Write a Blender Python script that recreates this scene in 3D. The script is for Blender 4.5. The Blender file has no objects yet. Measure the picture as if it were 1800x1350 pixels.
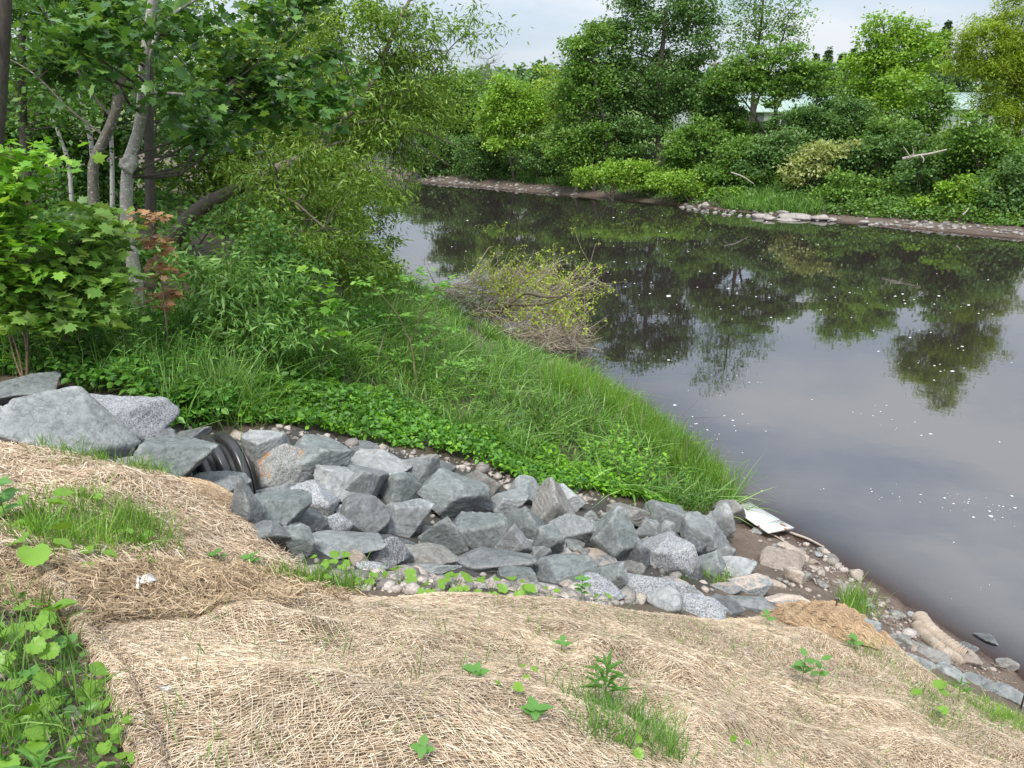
import bpy, bmesh, math
import numpy as np

# ------------------------------------------------------------------ camera, sky, sun, exposure
sc = bpy.context.scene
COL = sc.collection
FPX, CX, CY = 1320.0, 900.0, 675.0          # focal length and centre in pixels of an 1800 x 1350 picture
PITCH = math.radians(20.2)
CAM = np.array([0.0, 0.0, 5.0])
cam_data = bpy.data.cameras.new('camera')
cam = bpy.data.objects.new('camera', cam_data)
COL.objects.link(cam)
cam.location = CAM
cam.rotation_euler = (math.radians(90) - PITCH, 0, 0)
cam_data.sensor_width = 36.0
cam_data.lens = FPX / 1800 * 36
cam_data.clip_start = 0.05
cam_data.clip_end = 2000
sc.camera = cam

SUN_EL, SUN_AZ = math.radians(60), math.radians(195)     # azimuth clockwise from +Y
world = bpy.data.worlds.new('World')
sc.world = world
world.use_nodes = True
wn, wl = world.node_tree.nodes, world.node_tree.links
wn.clear()
w_out = wn.new('ShaderNodeOutputWorld')
w_bg = wn.new('ShaderNodeBackground')
w_bg.inputs['Strength'].default_value = 0.10
w_sky = wn.new('ShaderNodeTexSky')
w_sky.sky_type = 'NISHITA'
w_sky.sun_disc = False
w_sky.sun_elevation = SUN_EL
w_sky.sun_rotation = SUN_AZ
w_sky.air_density = 1.0
w_sky.dust_density = 2.0
w_co = wn.new('ShaderNodeTexCoord')
w_map = wn.new('ShaderNodeMapping')
w_map.inputs['Scale'].default_value = (1.0, 1.0, 3.0)
w_no = wn.new('ShaderNodeTexNoise')
w_no.inputs['Scale'].default_value = 3.2
w_no.inputs['Detail'].default_value = 5
w_no.inputs['Roughness'].default_value = 0.55
w_rf = wn.new('ShaderNodeValToRGB')
w_rf.color_ramp.elements[0].position = 0.36
w_rf.color_ramp.elements[0].color = (0.74, 0.74, 0.74, 1)
w_rf.color_ramp.elements[1].position = 0.66
w_rf.color_ramp.elements[1].color = (1, 1, 1, 1)
w_cr = wn.new('ShaderNodeValToRGB')
w_cr.color_ramp.elements[0].position = 0.38
w_cr.color_ramp.elements[0].color = (0.66, 0.79, 0.95, 1)
w_cr.color_ramp.elements[1].position = 0.62
w_cr.color_ramp.elements[1].color = (0.98, 1.03, 1.10, 1)
w_sc = wn.new('ShaderNodeVectorMath')
w_sc.operation = 'SCALE'
w_el = wn.new('ShaderNodeSeparateXYZ')
w_gr = wn.new('ShaderNodeMapRange')          # an overcast sky is palest overhead
w_gr.inputs['From Min'].default_value = 0.0
w_gr.inputs['From Max'].default_value = 1.0
w_gr.inputs['To Min'].default_value = 4.1
w_gr.inputs['To Max'].default_value = 9.0
w_mx = wn.new('ShaderNodeMixRGB')
wl.new(w_co.outputs['Generated'], w_map.inputs['Vector'])
wl.new(w_map.outputs['Vector'], w_no.inputs['Vector'])
wl.new(w_no.outputs['Fac'], w_rf.inputs['Fac'])
wl.new(w_no.outputs['Fac'], w_cr.inputs['Fac'])
wl.new(w_cr.outputs['Color'], w_sc.inputs[0])
wl.new(w_co.outputs['Generated'], w_el.inputs[0])
wl.new(w_el.outputs['Z'], w_gr.inputs['Value'])
wl.new(w_gr.outputs['Result'], w_sc.inputs['Scale'])
wl.new(w_rf.outputs['Color'], w_mx.inputs['Fac'])
wl.new(w_sky.outputs['Color'], w_mx.inputs['Color1'])
wl.new(w_sc.outputs['Vector'], w_mx.inputs['Color2'])
wl.new(w_mx.outputs['Color'], w_bg.inputs['Color'])
wl.new(w_bg.outputs['Background'], w_out.inputs['Surface'])

sun_d = bpy.data.lights.new('sun', 'SUN')
sun_d.energy = 1.9
sun_d.angle = math.radians(12)
sun_d.color = (1.0, 0.96, 0.9)
sun = bpy.data.objects.new('sun', sun_d)
COL.objects.link(sun)
sun.rotation_euler = (math.radians(90) - SUN_EL, 0, math.radians(180) - SUN_AZ)
sun.location = (0, 0, 40)

vs = sc.view_settings
vs.view_transform = 'Standard'
vs.look = 'None'
vs.exposure = 0.97
vs.gamma = 1.0
vs.use_curve_mapping = False
sc.render.engine = 'CYCLES'
sc.cycles.max_bounces = 9
sc.cycles.diffuse_bounces = 5
sc.cycles.glossy_bounces = 3
sc.cycles.transmission_bounces = 4
sc.cycles.transparent_max_bounces = 6

rng = np.random.default_rng(7)
PI = math.pi

# ------------------------------------------------------------------ numeric helpers
def hash3(ix, iy, iz, seed):
    h = (ix.astype(np.int64) * 374761393 + iy.astype(np.int64) * 668265263 + iz.astype(np.int64) * 2147483647 + seed * 1274126177) & 0xFFFFFFFF
    h = ((h ^ (h >> 13)) * 1274126177) & 0xFFFFFFFF
    h = (h ^ (h >> 16)) & 0xFFFFFFFF
    return h.astype(np.float64) / 4294967295.0

def vnoise(p, seed=0):
    """smooth value noise in -1..1 at the points p (n,3)"""
    p = np.asarray(p, float)
    i = np.floor(p).astype(np.int64)
    f = p - i
    f = f * f * f * (f * (f * 6 - 15) + 10)
    out = np.zeros(len(p))
    for dx in (0, 1):
        wx = f[:, 0] if dx else 1 - f[:, 0]
        for dy in (0, 1):
            wy = f[:, 1] if dy else 1 - f[:, 1]
            for dz in (0, 1):
                wz = f[:, 2] if dz else 1 - f[:, 2]
                out += wx * wy * wz * hash3(i[:, 0] + dx, i[:, 1] + dy, i[:, 2] + dz, seed)
    return out * 2 - 1

def fbm(p, seed=0, octv=4, gain=0.5):
    p = np.asarray(p, float)
    s = np.zeros(len(p)); a = 1.0
    for k in range(octv):
        s += a * vnoise(p * 2.03 ** k, seed + k * 17)
        a *= gain
    return s

def xyz(x, y, z=0.0):
    x = np.asarray(x, float)
    return np.stack([x, np.broadcast_to(y, x.shape), np.broadcast_to(z, x.shape)], -1)

def norm(v):
    return v / np.maximum(np.linalg.norm(v, axis=-1, keepdims=True), 1e-9)

def sstep(a, b, x):
    t = np.clip((x - a) / (b - a), 0, 1)
    return t * t * (3 - 2 * t)

def ray(px, py):
    u = (np.asarray(px, float) - CX) / FPX
    v = (CY - np.asarray(py, float)) / FPX
    return np.stack([u, math.cos(PITCH) + v * math.sin(PITCH), -math.sin(PITCH) + v * math.cos(PITCH)], -1)

def at(px, py, y):
    """the point of the sight line through a pixel that lies y metres ahead"""
    d = ray(px, py)
    return CAM + d * (np.asarray(y, float)[..., None] / d[..., 1:2])

def project(P):
    P = np.asarray(P, float) - CAM
    f = P[..., 1] * math.cos(PITCH) - P[..., 2] * math.sin(PITCH)
    u = P[..., 0] / f
    v = (P[..., 1] * math.sin(PITCH) + P[..., 2] * math.cos(PITCH)) / f
    return CX + u * FPX, CY - v * FPX

def poly_dist(P, poly):
    """signed distance from points (n,2) to an open polyline (left of it positive)"""
    best = np.full(len(P), 1e18); sgn = np.ones(len(P))
    for a, b in zip(poly[:-1], poly[1:]):
        a = np.array(a, float); b = np.array(b, float)
        ab = b - a
        t = np.clip(((P - a) @ ab) / (ab @ ab), 0, 1)
        q = a + t[:, None] * ab
        d = ((P - q) ** 2).sum(1)
        c = ab[0] * (P[:, 1] - a[1]) - ab[1] * (P[:, 0] - a[0])
        m = d < best - 1e-12
        best[m] = d[m]; sgn[m] = np.sign(c[m])
    return np.sqrt(best) * sgn

def in_poly(x, y, poly):
    poly = np.asarray(poly, float)
    ins = np.zeros(x.shape, bool)
    j = len(poly) - 1
    for i in range(len(poly)):
        xi, yi = poly[i]; xj, yj = poly[j]
        c = ((yi > y) != (yj > y)) & (x < (xj - xi) * (y - yi) / (yj - yi + 1e-12) + xi)
        ins ^= c
        j = i
    return ins

# ------------------------------------------------------------------ the lie of the land
NEAR_SHORE = [(16, -6), (9.5, 0.5), (6.4, 3.6), (4.7, 5.75), (3.95, 7.3), (3.0, 9.0), (2.45, 11.0), (2.0, 12.9), (1.25, 14.6),
              (-0.3, 16.6), (-1.9, 19), (-3.7, 22.5), (-7, 31), (-12, 46), (-24, 66), (-50, 95), (-90, 130)]
FAR_SHORE = [(75, 2), (45, 17.5), (30, 25.5), (21, 30.6), (15, 36), (11.6, 39.2), (8, 43), (4, 46.5), (0, 50), (-7.4, 56.5), (-16, 68), (-35, 97), (-70, 140)]
CTRL_PX = [(900, 1350, 3.22), (900, 1200, 2.9), (900, 1050, 2.45), (600, 1050, 2.66), (600, 1350, 3.38), (250, 1350, 3.46), (0, 1350, 3.5), (0, 1000, 3.3),
           (300, 1000, 2.97), (0, 800, 3.0), (200, 830, 2.86), (420, 880, 2.58), (500, 1000, 2.6), (1200, 1080, 1.78), (1200, 1350, 2.72),
           (1500, 1350, 2.0), (1800, 1350, 1.4), (1500, 1100, 0.9), (1650, 1200, 0.74), (1400, 1060, 0.85), (1300, 1080, 1.3),
           (700, 1000, 2.2), (900, 1025, 2.02), (1050, 1040, 1.7), (600, 920, 1.85), (750, 910, 1.6), (900, 920, 1.38), (1000, 950, 1.26), (1100, 960, 1.02), (1200, 980, 0.75), (1280, 960, 0.36),
           (470, 770, 2.2), (640, 790, 1.75), (800, 820, 1.36), (950, 870, 1.0), (1100, 880, 0.72), (1200, 890, 0.4),
           (100, 750, 2.55), (200, 750, 2.5), (300, 800, 2.4), (380, 790, 2.05), (480, 880, 1.9),
           (0, 600, 2.62), (300, 650, 2.38), (300, 730, 2.36), (500, 700, 2.02), (700, 700, 1.5), (900, 750, 1.0), (1000, 720, 0.66),
           (1150, 820, 0.42), (600, 580, 1.9), (750, 580, 1.15), (900, 650, 0.55), (245, 560, 2.5), (450, 600, 2.05), (1450, 1000, 0.22), (1400, 950, 0.14)]
CTRL_W = [(-10, 5, 3.1), (-10, 15, 2.8), (-10, 25, 2.5), (-20, 40, 2.6), (-30, 10, 3.5), (0, 0, 3.45), (-3, 0, 3.6), (3, 0, 2.55), (6, 0, 1.35),
          (0, -5, 3.6), (6, -5, 2.2), (-10, -5, 3.7), (-3.5, 16, 2.1), (-6, 24, 2.0)]
_c = []
for px, py, z in CTRL_PX:
    d = ray(px, py); t = (z - CAM[2]) / d[2]
    _c.append((d[0] * t, d[1] * t, z))
_c += CTRL_W
_c += [(x, y, 0.0) for x, y in NEAR_SHORE[1:13]]
_c = np.array(_c, float)

def _tpsk(r2):
    return 0.5 * r2 * np.log(np.maximum(r2, 1e-12))

def _tps_fit(c, lam):
    n = len(c)
    K = _tpsk(((c[:, None, :2] - c[None, :, :2]) ** 2).sum(-1)) + lam * np.eye(n)
    P = np.hstack([np.ones((n, 1)), c[:, :2]])
    A = np.zeros((n + 3, n + 3))
    A[:n, :n] = K; A[:n, n:] = P; A[n:, :n] = P.T
    return np.linalg.solve(A, np.concatenate([c[:, 2], np.zeros(3)]))
_w = _tps_fit(_c, 0.01)

def _tps(x, y):
    out = np.empty(len(x))
    for s in range(0, len(x), 40000):
        X = np.stack([x[s:s + 40000], y[s:s + 40000]], -1)
        r2 = ((X[:, None, :] - _c[None, :, :2]) ** 2).sum(-1)
        out[s:s + 40000] = _tpsk(r2) @ _w[:-3] + _w[-3] + X @ _w[-2:]
    return out

def shore_d(x, y):
    """metres inland of the near waterline (positive = on the near bank), and of the far one"""
    P = np.stack([x, y], -1)
    return poly_dist(P, NEAR_SHORE), -poly_dist(P, FAR_SHORE)

def height_exact(x, y):
    x = np.asarray(x, float).ravel(); y = np.asarray(y, float).ravel()
    dn, df = shore_d(x, y)
    z = -np.minimum(1.6, 0.2 * np.minimum(-dn, -df))
    m = dn > 0
    if m.any():
        t = np.clip(_tps(x[m], y[m]), 0.02, 4.2)
        far_ = sstep(25, 45, np.hypot(x[m], y[m]))
        flat = 0.35 * np.clip(dn[m], 0, 1) + 2.3 * sstep(0.5, 7, dn[m])
        t = t * (1 - far_) + flat * far_
        z[m] = np.minimum(t, 0.28 * dn[m] + 1.2 * sstep(0.5, 2.0, dn[m]) * dn[m] + 0.0)
    m = df > 0
    if m.any():
        d = df[m]
        z[m] = 0.24 * np.clip(d, 0, 1.4) + 2.1 * sstep(1.2, 9, d) + 0.6 * sstep(10, 40, d) + 9 * sstep(70, 260, d)
    z += 0.02 * vnoise(xyz(x * 2.2, y * 2.2), 3) * np.clip(np.maximum(dn, df) * 0.5, 0, 1)
    return z

GX0, GX1, GY0, GY1, GS = -16.0, 12.0, -6.0, 30.0, 0.06
_gx = np.arange(GX0, GX1 + 1e-6, GS); _gy = np.arange(GY0, GY1 + 1e-6, GS)
_GX, _GY = np.meshgrid(_gx, _gy)
_HG = height_exact(_GX, _GY).reshape(_GX.shape)

def H(x, y):
    x = np.asarray(x, float); y = np.asarray(y, float)
    shp = np.broadcast(x, y).shape
    x = np.broadcast_to(x, shp).ravel(); y = np.broadcast_to(y, shp).ravel()
    out = np.empty(len(x))
    ins = (x > GX0) & (x < GX1 - GS) & (y > GY0) & (y < GY1 - GS)
    if ins.any():
        fx = (x[ins] - GX0) / GS; fy = (y[ins] - GY0) / GS
        ix = np.minimum(fx.astype(int), len(_gx) - 2); iy = np.minimum(fy.astype(int), len(_gy) - 2)
        fx -= ix; fy -= iy
        out[ins] = (_HG[iy, ix] * (1 - fx) + _HG[iy, ix + 1] * fx) * (1 - fy) + (_HG[iy + 1, ix] * (1 - fx) + _HG[iy + 1, ix + 1] * fx) * fy
    if (~ins).any():
        out[~ins] = height_exact(x[~ins], y[~ins])
    return out.reshape(shp)

def hit(px, py, lift=0.0, tmax=75.0):
    """where the sight line through a pixel meets the land (lifted by lift) or the water"""
    px = np.atleast_1d(np.asarray(px, float)); py = np.atleast_1d(np.asarray(py, float))
    d = ray(px, py)
    n = len(px)
    ts = 1.1 * (tmax / 1.1) ** (np.arange(260) / 259.0)
    P = CAM + d[:, None, :] * ts[None, :, None]
    g = np.maximum(H(P[..., 0], P[..., 1]), 0.0) + lift
    below = P[..., 2] < g
    k = np.where(below.any(1), below.argmax(1), 259)
    lo = ts[np.maximum(k - 1, 0)].copy(); hi = ts[k].copy()
    for _ in range(14):
        m = 0.5 * (lo + hi)
        Q = CAM + d * m[:, None]
        b = Q[:, 2] < np.maximum(H(Q[:, 0], Q[:, 1]), 0.0) + lift
        hi = np.where(b, m, hi); lo = np.where(b, lo, m)
    return CAM + d * hi[:, None], hi

def hit1(px, py, lift=0.0):
    P, t = hit([px], [py], lift)
    return P[0], t[0]

def ground_poly(pts, lift=0.0):
    P, _ = hit([p[0] for p in pts], [p[1] for p in pts], lift)
    return P[:, :2]

def scatter_poly(poly, n, r):
    """n random points (x, y) inside a ground polygon"""
    lo = poly.min(0); hi = poly.max(0)
    out = np.zeros((0, 2))
    while len(out) < n:
        q = r.uniform(lo, hi, (max(n * 2, 200), 2))
        out = np.vstack([out, q[in_poly(q[:, 0], q[:, 1], poly)]])
    return out[:n]

def area(poly):
    x, y = poly[:, 0], poly[:, 1]
    return abs(0.5 * np.sum(x * np.roll(y, -1) - y * np.roll(x, -1)))

# ------------------------------------------------------------------ mesh helpers
def mesh_data(name, V, F, mat, smooth=False):
    V = np.ascontiguousarray(V, np.float32); F = np.ascontiguousarray(F, np.int32)
    k = F.shape[1]
    me = bpy.data.meshes.new(name)
    me.vertices.add(len(V)); me.vertices.foreach_set('co', V.ravel())
    me.loops.add(F.size); me.loops.foreach_set('vertex_index', F.ravel())
    me.polygons.add(len(F)); me.polygons.foreach_set('loop_start', np.arange(0, F.size, k, dtype=np.int32))
    if smooth:
        me.polygons.foreach_set('use_smooth', np.ones(len(F), bool))
    if mat:
        me.materials.append(mat)
    me.update(calc_edges=True)
    return me

def obj(name, V, F, mat, loc=None, parent=None, smooth=False, kind=None):
    """one mesh object; V in world space. Its origin is loc (or its parent's place)."""
    base = np.zeros(3)
    if parent is not None:
        base = np.array(parent_base[parent.name])
    if loc is not None:
        base = np.array(loc, float)
    o = bpy.data.objects.new(name, mesh_data(name, np.asarray(V) - base, F, mat, smooth))
    COL.objects.link(o)
    if parent is not None:
        o.parent = parent
        o.location = base - np.array(parent_base[parent.name])
    else:
        o.location = base
    parent_base[o.name] = base
    if kind:
        o['kind'] = kind
    return o

parent_base = {}

def thing(name, loc, label, cat, group=None):
    e = bpy.data.objects.new(name, None)
    COL.objects.link(e)
    e.location = loc
    e.empty_display_size = 0.2
    parent_base[e.name] = np.array(loc, float)
    return tag(e, label, cat, group)

def tag(o, label, cat, group=None):
    o['label'] = label; o['category'] = cat
    if group:
        o['group'] = group
    return o

def cat(parts):
    """join several (V, F) pairs"""
    Vs, Fs, n = [], [], 0
    for V, F in parts:
        if len(V) == 0:
            continue
        Vs.append(V); Fs.append(np.asarray(F) + n); n += len(V)
    return np.vstack(Vs), np.vstack(Fs)

def tubes(P, R, sides=3, cap=False):
    """N tubes along paths P (N,K,3) with radii R (N,K)"""
    P = np.asarray(P, float); R = np.asarray(R, float)
    if P.ndim == 2:
        P = P[None]; R = R[None]
    N, K, _ = P.shape
    T = norm(np.gradient(P, axis=1))
    ref = np.zeros_like(T); ref[..., 2] = 1
    mean = norm(T.mean(1))
    steep = np.abs(mean[:, 2]) > 0.8
    ref[steep] = (1, 0, 0)
    A = norm(np.cross(T, ref)); B = np.cross(A, T)
    a = np.arange(sides) * 2 * PI / sides
    V = P[:, :, None, :] + R[:, :, None, None] * (np.cos(a)[None, None, :, None] * A[:, :, None, :] + np.sin(a)[None, None, :, None] * B[:, :, None, :])
    V = V.reshape(-1, 3)
    k = np.arange(K - 1)[:, None]; s = np.arange(sides)[None, :]
    i0 = k * sides + s; i1 = k * sides + (s + 1) % sides
    q = np.stack([i0, i1, i1 + sides, i0 + sides], -1).reshape(-1, 4)
    tri = np.vstack([q[:, [0, 1, 2]], q[:, [0, 2, 3]]])
    if cap:
        c = [[(K - 1) * sides, (K - 1) * sides + j, (K - 1) * sides + j + 1] for j in range(1, sides - 1)]
        c += [[0, j + 1, j] for j in range(1, sides - 1)]
        tri = np.vstack([tri, np.array(c)])
    F = (tri[None] + (np.arange(N) * K * sides)[:, None, None]).reshape(-1, 3)
    return V, F

def spline(pts, n):
    """Catmull-Rom curve through the points, n samples"""
    p = np.asarray(pts, float)
    p = np.vstack([2 * p[0] - p[1], p, 2 * p[-1] - p[-2]])
    m = len(p) - 3
    u = np.linspace(0, m - 1e-6, n)
    i = u.astype(int); t = (u - i)[:, None]
    a, b, c, d = p[i], p[i + 1], p[i + 2], p[i + 3]
    return 0.5 * (2 * b + (c - a) * t + (2 * a - 5 * b + 4 * c - d) * t ** 2 + (3 * b - a - 3 * c + d) * t ** 3)

def limb(pts, r0, r1, n=14, sides=9, seed=0, rough=0.08, power=1.0):
    """a trunk or limb: tapered tube with an uneven surface"""
    P = spline(pts, n)
    s = np.linspace(0, 1, n)
    R = r0 + (r1 - r0) * s ** power
    V, F = tubes(P, R, sides)
    C = np.repeat(P, sides, 0)
    d = V - C
    V = C + d * (1 + rough * fbm(V * 6.0, seed, 3))[:, None]
    return V, F

# leaf outlines: y along the leaf, x across, z out of its face
def fan(outline, zc=0.0):
    o = np.array(outline, float)
    if o.shape[1] == 2:
        o = np.hstack([o, np.zeros((len(o), 1))])
    n = len(o)
    return o, np.array([[0, i, i + 1] for i in range(1, n - 1)])
L_DIAMOND = (np.array([(0, 0, 0), (0.36, 0.5, 0.07), (0, 1, -0.05), (-0.36, 0.5, 0.07)], float), np.array([(0, 1, 2), (0, 2, 3)]))
L_LANCE = (np.array([(0, 0, 0), (0.13, 0.35, 0.03), (0, 1, -0.16), (-0.13, 0.35, 0.03), ], float), np.array([(0, 1, 2), (0, 2, 3)]))
L_OVAL = (np.array([(0, 0, 0), (0.26, 0.2, 0.05), (0.31, 0.52, 0.06), (0, 1, -0.10), (-0.31, 0.52, 0.06), (-0.26, 0.2, 0.05)], float),
          np.array([(0, 1, 2), (0, 2, 3), (0, 3, 4), (0, 4, 5)]))
_mo = [(0, 0.0), (0.16, -0.1), (0.36, 0.04), (0.27, 0.2), (0.56, 0.42), (0.33, 0.46), (0.36, 0.66), (0.17, 0.62), (0, 1.0)]
_mo = _mo + [(-x, y) for x, y in reversed(_mo[1:-1])]
_mz = [(x, y, 0.10 * abs(x) - 0.10 * max(0, y - 0.5)) for x, y in _mo]
_mv = np.array([(0, 0.3, 0.0)] + _mz, float)
L_MAPLE = (_mv, np.array([[0, i, i % 16 + 1] for i in range(1, 17)]))
_ho = [(0, 0), (0.2, -0.13), (0.42, 0.0), (0.5, 0.28), (0.38, 0.62), (0.17, 0.86), (0, 1)]
_ho = _ho + [(-x, y) for x, y in reversed(_ho[1:-1])]
_hv = np.array([(0, 0.35, -0.03)] + [(x, y, 0.12 * abs(x) - 0.06 * y * y) for x, y in _ho], float)
L_HEART = (_hv, np.array([[0, i, i % 12 + 1] for i in range(1, 13)]))

def frames(N, f):
    """leaf frames from face normals N and wished directions f"""
    N = norm(N)
    f = norm(f - (f * N).sum(-1, keepdims=True) * N)
    return np.stack([np.cross(f, N), f, N], 1)            # rows: side, along, normal

def place(tmpl, P, size, M):
    tv, tf = tmpl
    size = np.broadcast_to(np.asarray(size, float), (len(P),))
    V = P[:, None, :] + size[:, None, None] * np.einsum('vk,nkc->nvc', tv, M)
    F = tf[None] + (np.arange(len(P)) * len(tv))[:, None, None]
    return V.reshape(-1, 3), F.reshape(-1, 3)

def leaves(tmpl, P, size, r, up=1.0, out=None, droop=0.3, jit=0.3):
    n = len(P)
    Nn = r.normal(size=(n, 3)); Nn[:, 2] += up * 1.6
    f = r.normal(size=(n, 3))
    if out is not None:
        f = f * 0.6 + out
    f[:, 2] -= droop
    s = size * (1 + jit * r.uniform(-1, 1, n))
    return place(tmpl, P, s, frames(Nn, f))

def blades(P, h, w, r, lean=0.35, bend=0.5, wind=(0, 0)):
    """grass blades: a tapering strip of three steps, bent over"""
    n = len(P)
    a = r.uniform(0, 2 * PI, n)
    d = np.stack([np.cos(a) + wind[0], np.sin(a) + wind[1], np.zeros(n)], -1)
    d = norm(d) * (np.abs(r.normal(size=(n, 1))) * lean + 0.06)
    b = (np.abs(r.normal(size=n)) * bend)[:, None]
    side = norm(np.stack([-d[:, 1], d[:, 0], np.zeros(n)], -1) + r.normal(size=(n, 3)) * 0.25)
    hh = np.broadcast_to(np.asarray(h, float), (n,))[:, None]; ww = np.broadcast_to(np.asarray(w, float), (n,))[:, None]
    rows = []
    for s, k in ((0, 0.8), (0.4, 1.0), (0.75, 0.7)):
        c = P + hh * (d * (s + b * 2.2 * s * s) + np.array([0, 0, 1.0]) * (s - 0.45 * b * s * s))
        rows += [c - side * ww * k * 0.5, c + side * ww * k * 0.5]
    s = 1.0
    rows.append(P + hh * (d * (s + b * 2.2) + np.array([0, 0, 1.0]) * (s - 0.55 * b)))
    V = np.stack(rows, 1).reshape(-1, 3)
    t = np.array([(0, 1, 3), (0, 3, 2), (2, 3, 5), (2, 5, 4), (4, 5, 6)])
    F = (t[None] + (np.arange(n) * 7)[:, None, None]).reshape(-1, 3)
    return V, F

# ------------------------------------------------------------------ materials
def new_mat(name):
    m = bpy.data.materials.new(name)
    m.use_nodes = True
    nt = m.node_tree
    for nd in list(nt.nodes):
        nt.nodes.remove(nd)
    out = nt.nodes.new('ShaderNodeOutputMaterial')
    b = nt.nodes.new('ShaderNodeBsdfPrincipled')
    nt.links.new(b.outputs['BSDF'], out.inputs['Surface'])
    return m, nt, b, out

def N(nt, typ, **kw):
    nd = nt.nodes.new(typ)
    for k, v in kw.items():
        if k.startswith('_'):
            setattr(nd, k[1:], v)
        else:
            nd.inputs[k.replace('__', ' ')].default_value = v
    return nd

def ramp(nt, src, stops):
    cr = nt.nodes.new('ShaderNodeValToRGB')
    e = cr.color_ramp.elements
    while len(e) < len(stops):
        e.new(0.5)
    for k, (p, c) in enumerate(stops):
        e[k].position = p
        e[k].color = (c[0], c[1], c[2], 1) if len(c) == 3 else c
    nt.links.new(src, cr.inputs['Fac'])
    return cr

def mixc(nt, fac, a, b, mode='MIX'):
    m = nt.nodes.new('ShaderNodeMixRGB'); m.blend_type = mode
    for s, v in (('Fac', fac), ('Color1', a), ('Color2', b)):
        if hasattr(v, 'is_output'):
            nt.links.new(v, m.inputs[s])
        else:
            m.inputs[s].default_value = v if s == 'Fac' else (v[0], v[1], v[2], 1)
    return m.outputs['Color']

def bump(nt, b, hgt, strength=0.5, dist=0.02):
    bp = nt.nodes.new('ShaderNodeBump')
    bp.inputs['Strength'].default_value = strength
    bp.inputs['Distance'].default_value = dist
    nt.links.new(hgt, bp.inputs['Height'])
    nt.links.new(bp.outputs['Normal'], b.inputs['Normal'])

def mat_leaf(name, c0, c1, c2, trans=0.35, rough=0.45, hue=0.0, spec=0.4):
    """leaf: each leaf its own tone between c0 and c2; light passes through"""
    m, nt, b, out = new_mat(name)
    c0, c1, c2 = [tuple(min(v * 1.5, 0.55) for v in c) for c in (c0, c1, c2)]
    g = N(nt, 'ShaderNodeNewGeometry')
    rp = ramp(nt, g.outputs['Random Per Island'], [(0, c0), (0.55, c1), (1, c2)])
    tc = N(nt, 'ShaderNodeTexCoord')
    no = N(nt, 'ShaderNodeTexNoise', Scale=1.1, Detail=2.0)
    nt.links.new(tc.outputs['Object'], no.inputs['Vector'])
    hs = N(nt, 'ShaderNodeHueSaturation')
    mp = N(nt, 'ShaderNodeMapRange'); mp.inputs['From Min'].default_value = 0.3; mp.inputs['From Max'].default_value = 0.7
    mp.inputs['To Min'].default_value = 0.78; mp.inputs['To Max'].default_value = 1.25
    nt.links.new(no.outputs['Fac'], mp.inputs['Value'])
    nt.links.new(mp.outputs['Result'], hs.inputs['Value'])
    nt.links.new(rp.outputs['Color'], hs.inputs['Color'])
    nt.links.new(hs.outputs['Color'], b.inputs['Base Color'])
    b.inputs['Roughness'].default_value = rough
    b.inputs['Specular IOR Level'].default_value = spec
    tr = N(nt, 'ShaderNodeBsdfTranslucent')
    tcol = mixc(nt, 1.0, hs.outputs['Color'], (1.35, 1.25, 0.55), 'MULTIPLY')
    nt.links.new(tcol, tr.inputs['Color'])
    mx = N(nt, 'ShaderNodeMixShader'); mx.inputs['Fac'].default_value = trans
    nt.links.new(b.outputs['BSDF'], mx.inputs[1]); nt.links.new(tr.outputs['BSDF'], mx.inputs[2])
    nt.links.new(mx.outputs['Shader'], out.inputs['Surface'])
    return m

def mat_bark(name, c0, c1, spot=None, scale=9.0, spots_at=0.62):
    m, nt, b, out = new_mat(name)
    tc = N(nt, 'ShaderNodeTexCoord')
    mp = N(nt, 'ShaderNodeMapping'); mp.inputs['Scale'].default_value = (1, 1, 0.3)
    nt.links.new(tc.outputs['Object'], mp.inputs['Vector'])
    no = N(nt, 'ShaderNodeTexNoise', Scale=scale * 2, Detail=6.0, Roughness=0.65)
    nt.links.new(mp.outputs['Vector'], no.inputs['Vector'])
    rp = ramp(nt, no.outputs['Fac'], [(0.3, c0), (0.7, c1)])
    col = rp.outputs['Color']
    if spot:
        n2 = N(nt, 'ShaderNodeTexNoise', Scale=scale, Detail=3.0, Roughness=0.6)
        mp2 = N(nt, 'ShaderNodeMapping'); mp2.inputs['Scale'].default_value = (1, 1, 1.6)
        nt.links.new(tc.outputs['Object'], mp2.inputs['Vector'])
        nt.links.new(mp2.outputs['Vector'], n2.inputs['Vector'])
        f = ramp(nt, n2.outputs['Fac'], [(spots_at - 0.03, (0, 0, 0)), (spots_at + 0.03, (1, 1, 1))])
        col = mixc(nt, f.outputs['Color'], col, spot)
    nt.links.new(col, b.inputs['Base Color'])
    b.inputs['Roughness'].default_value = 0.85
    bump(nt, b, no.outputs['Fac'], 0.6, 0.02)
    return m

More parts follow.
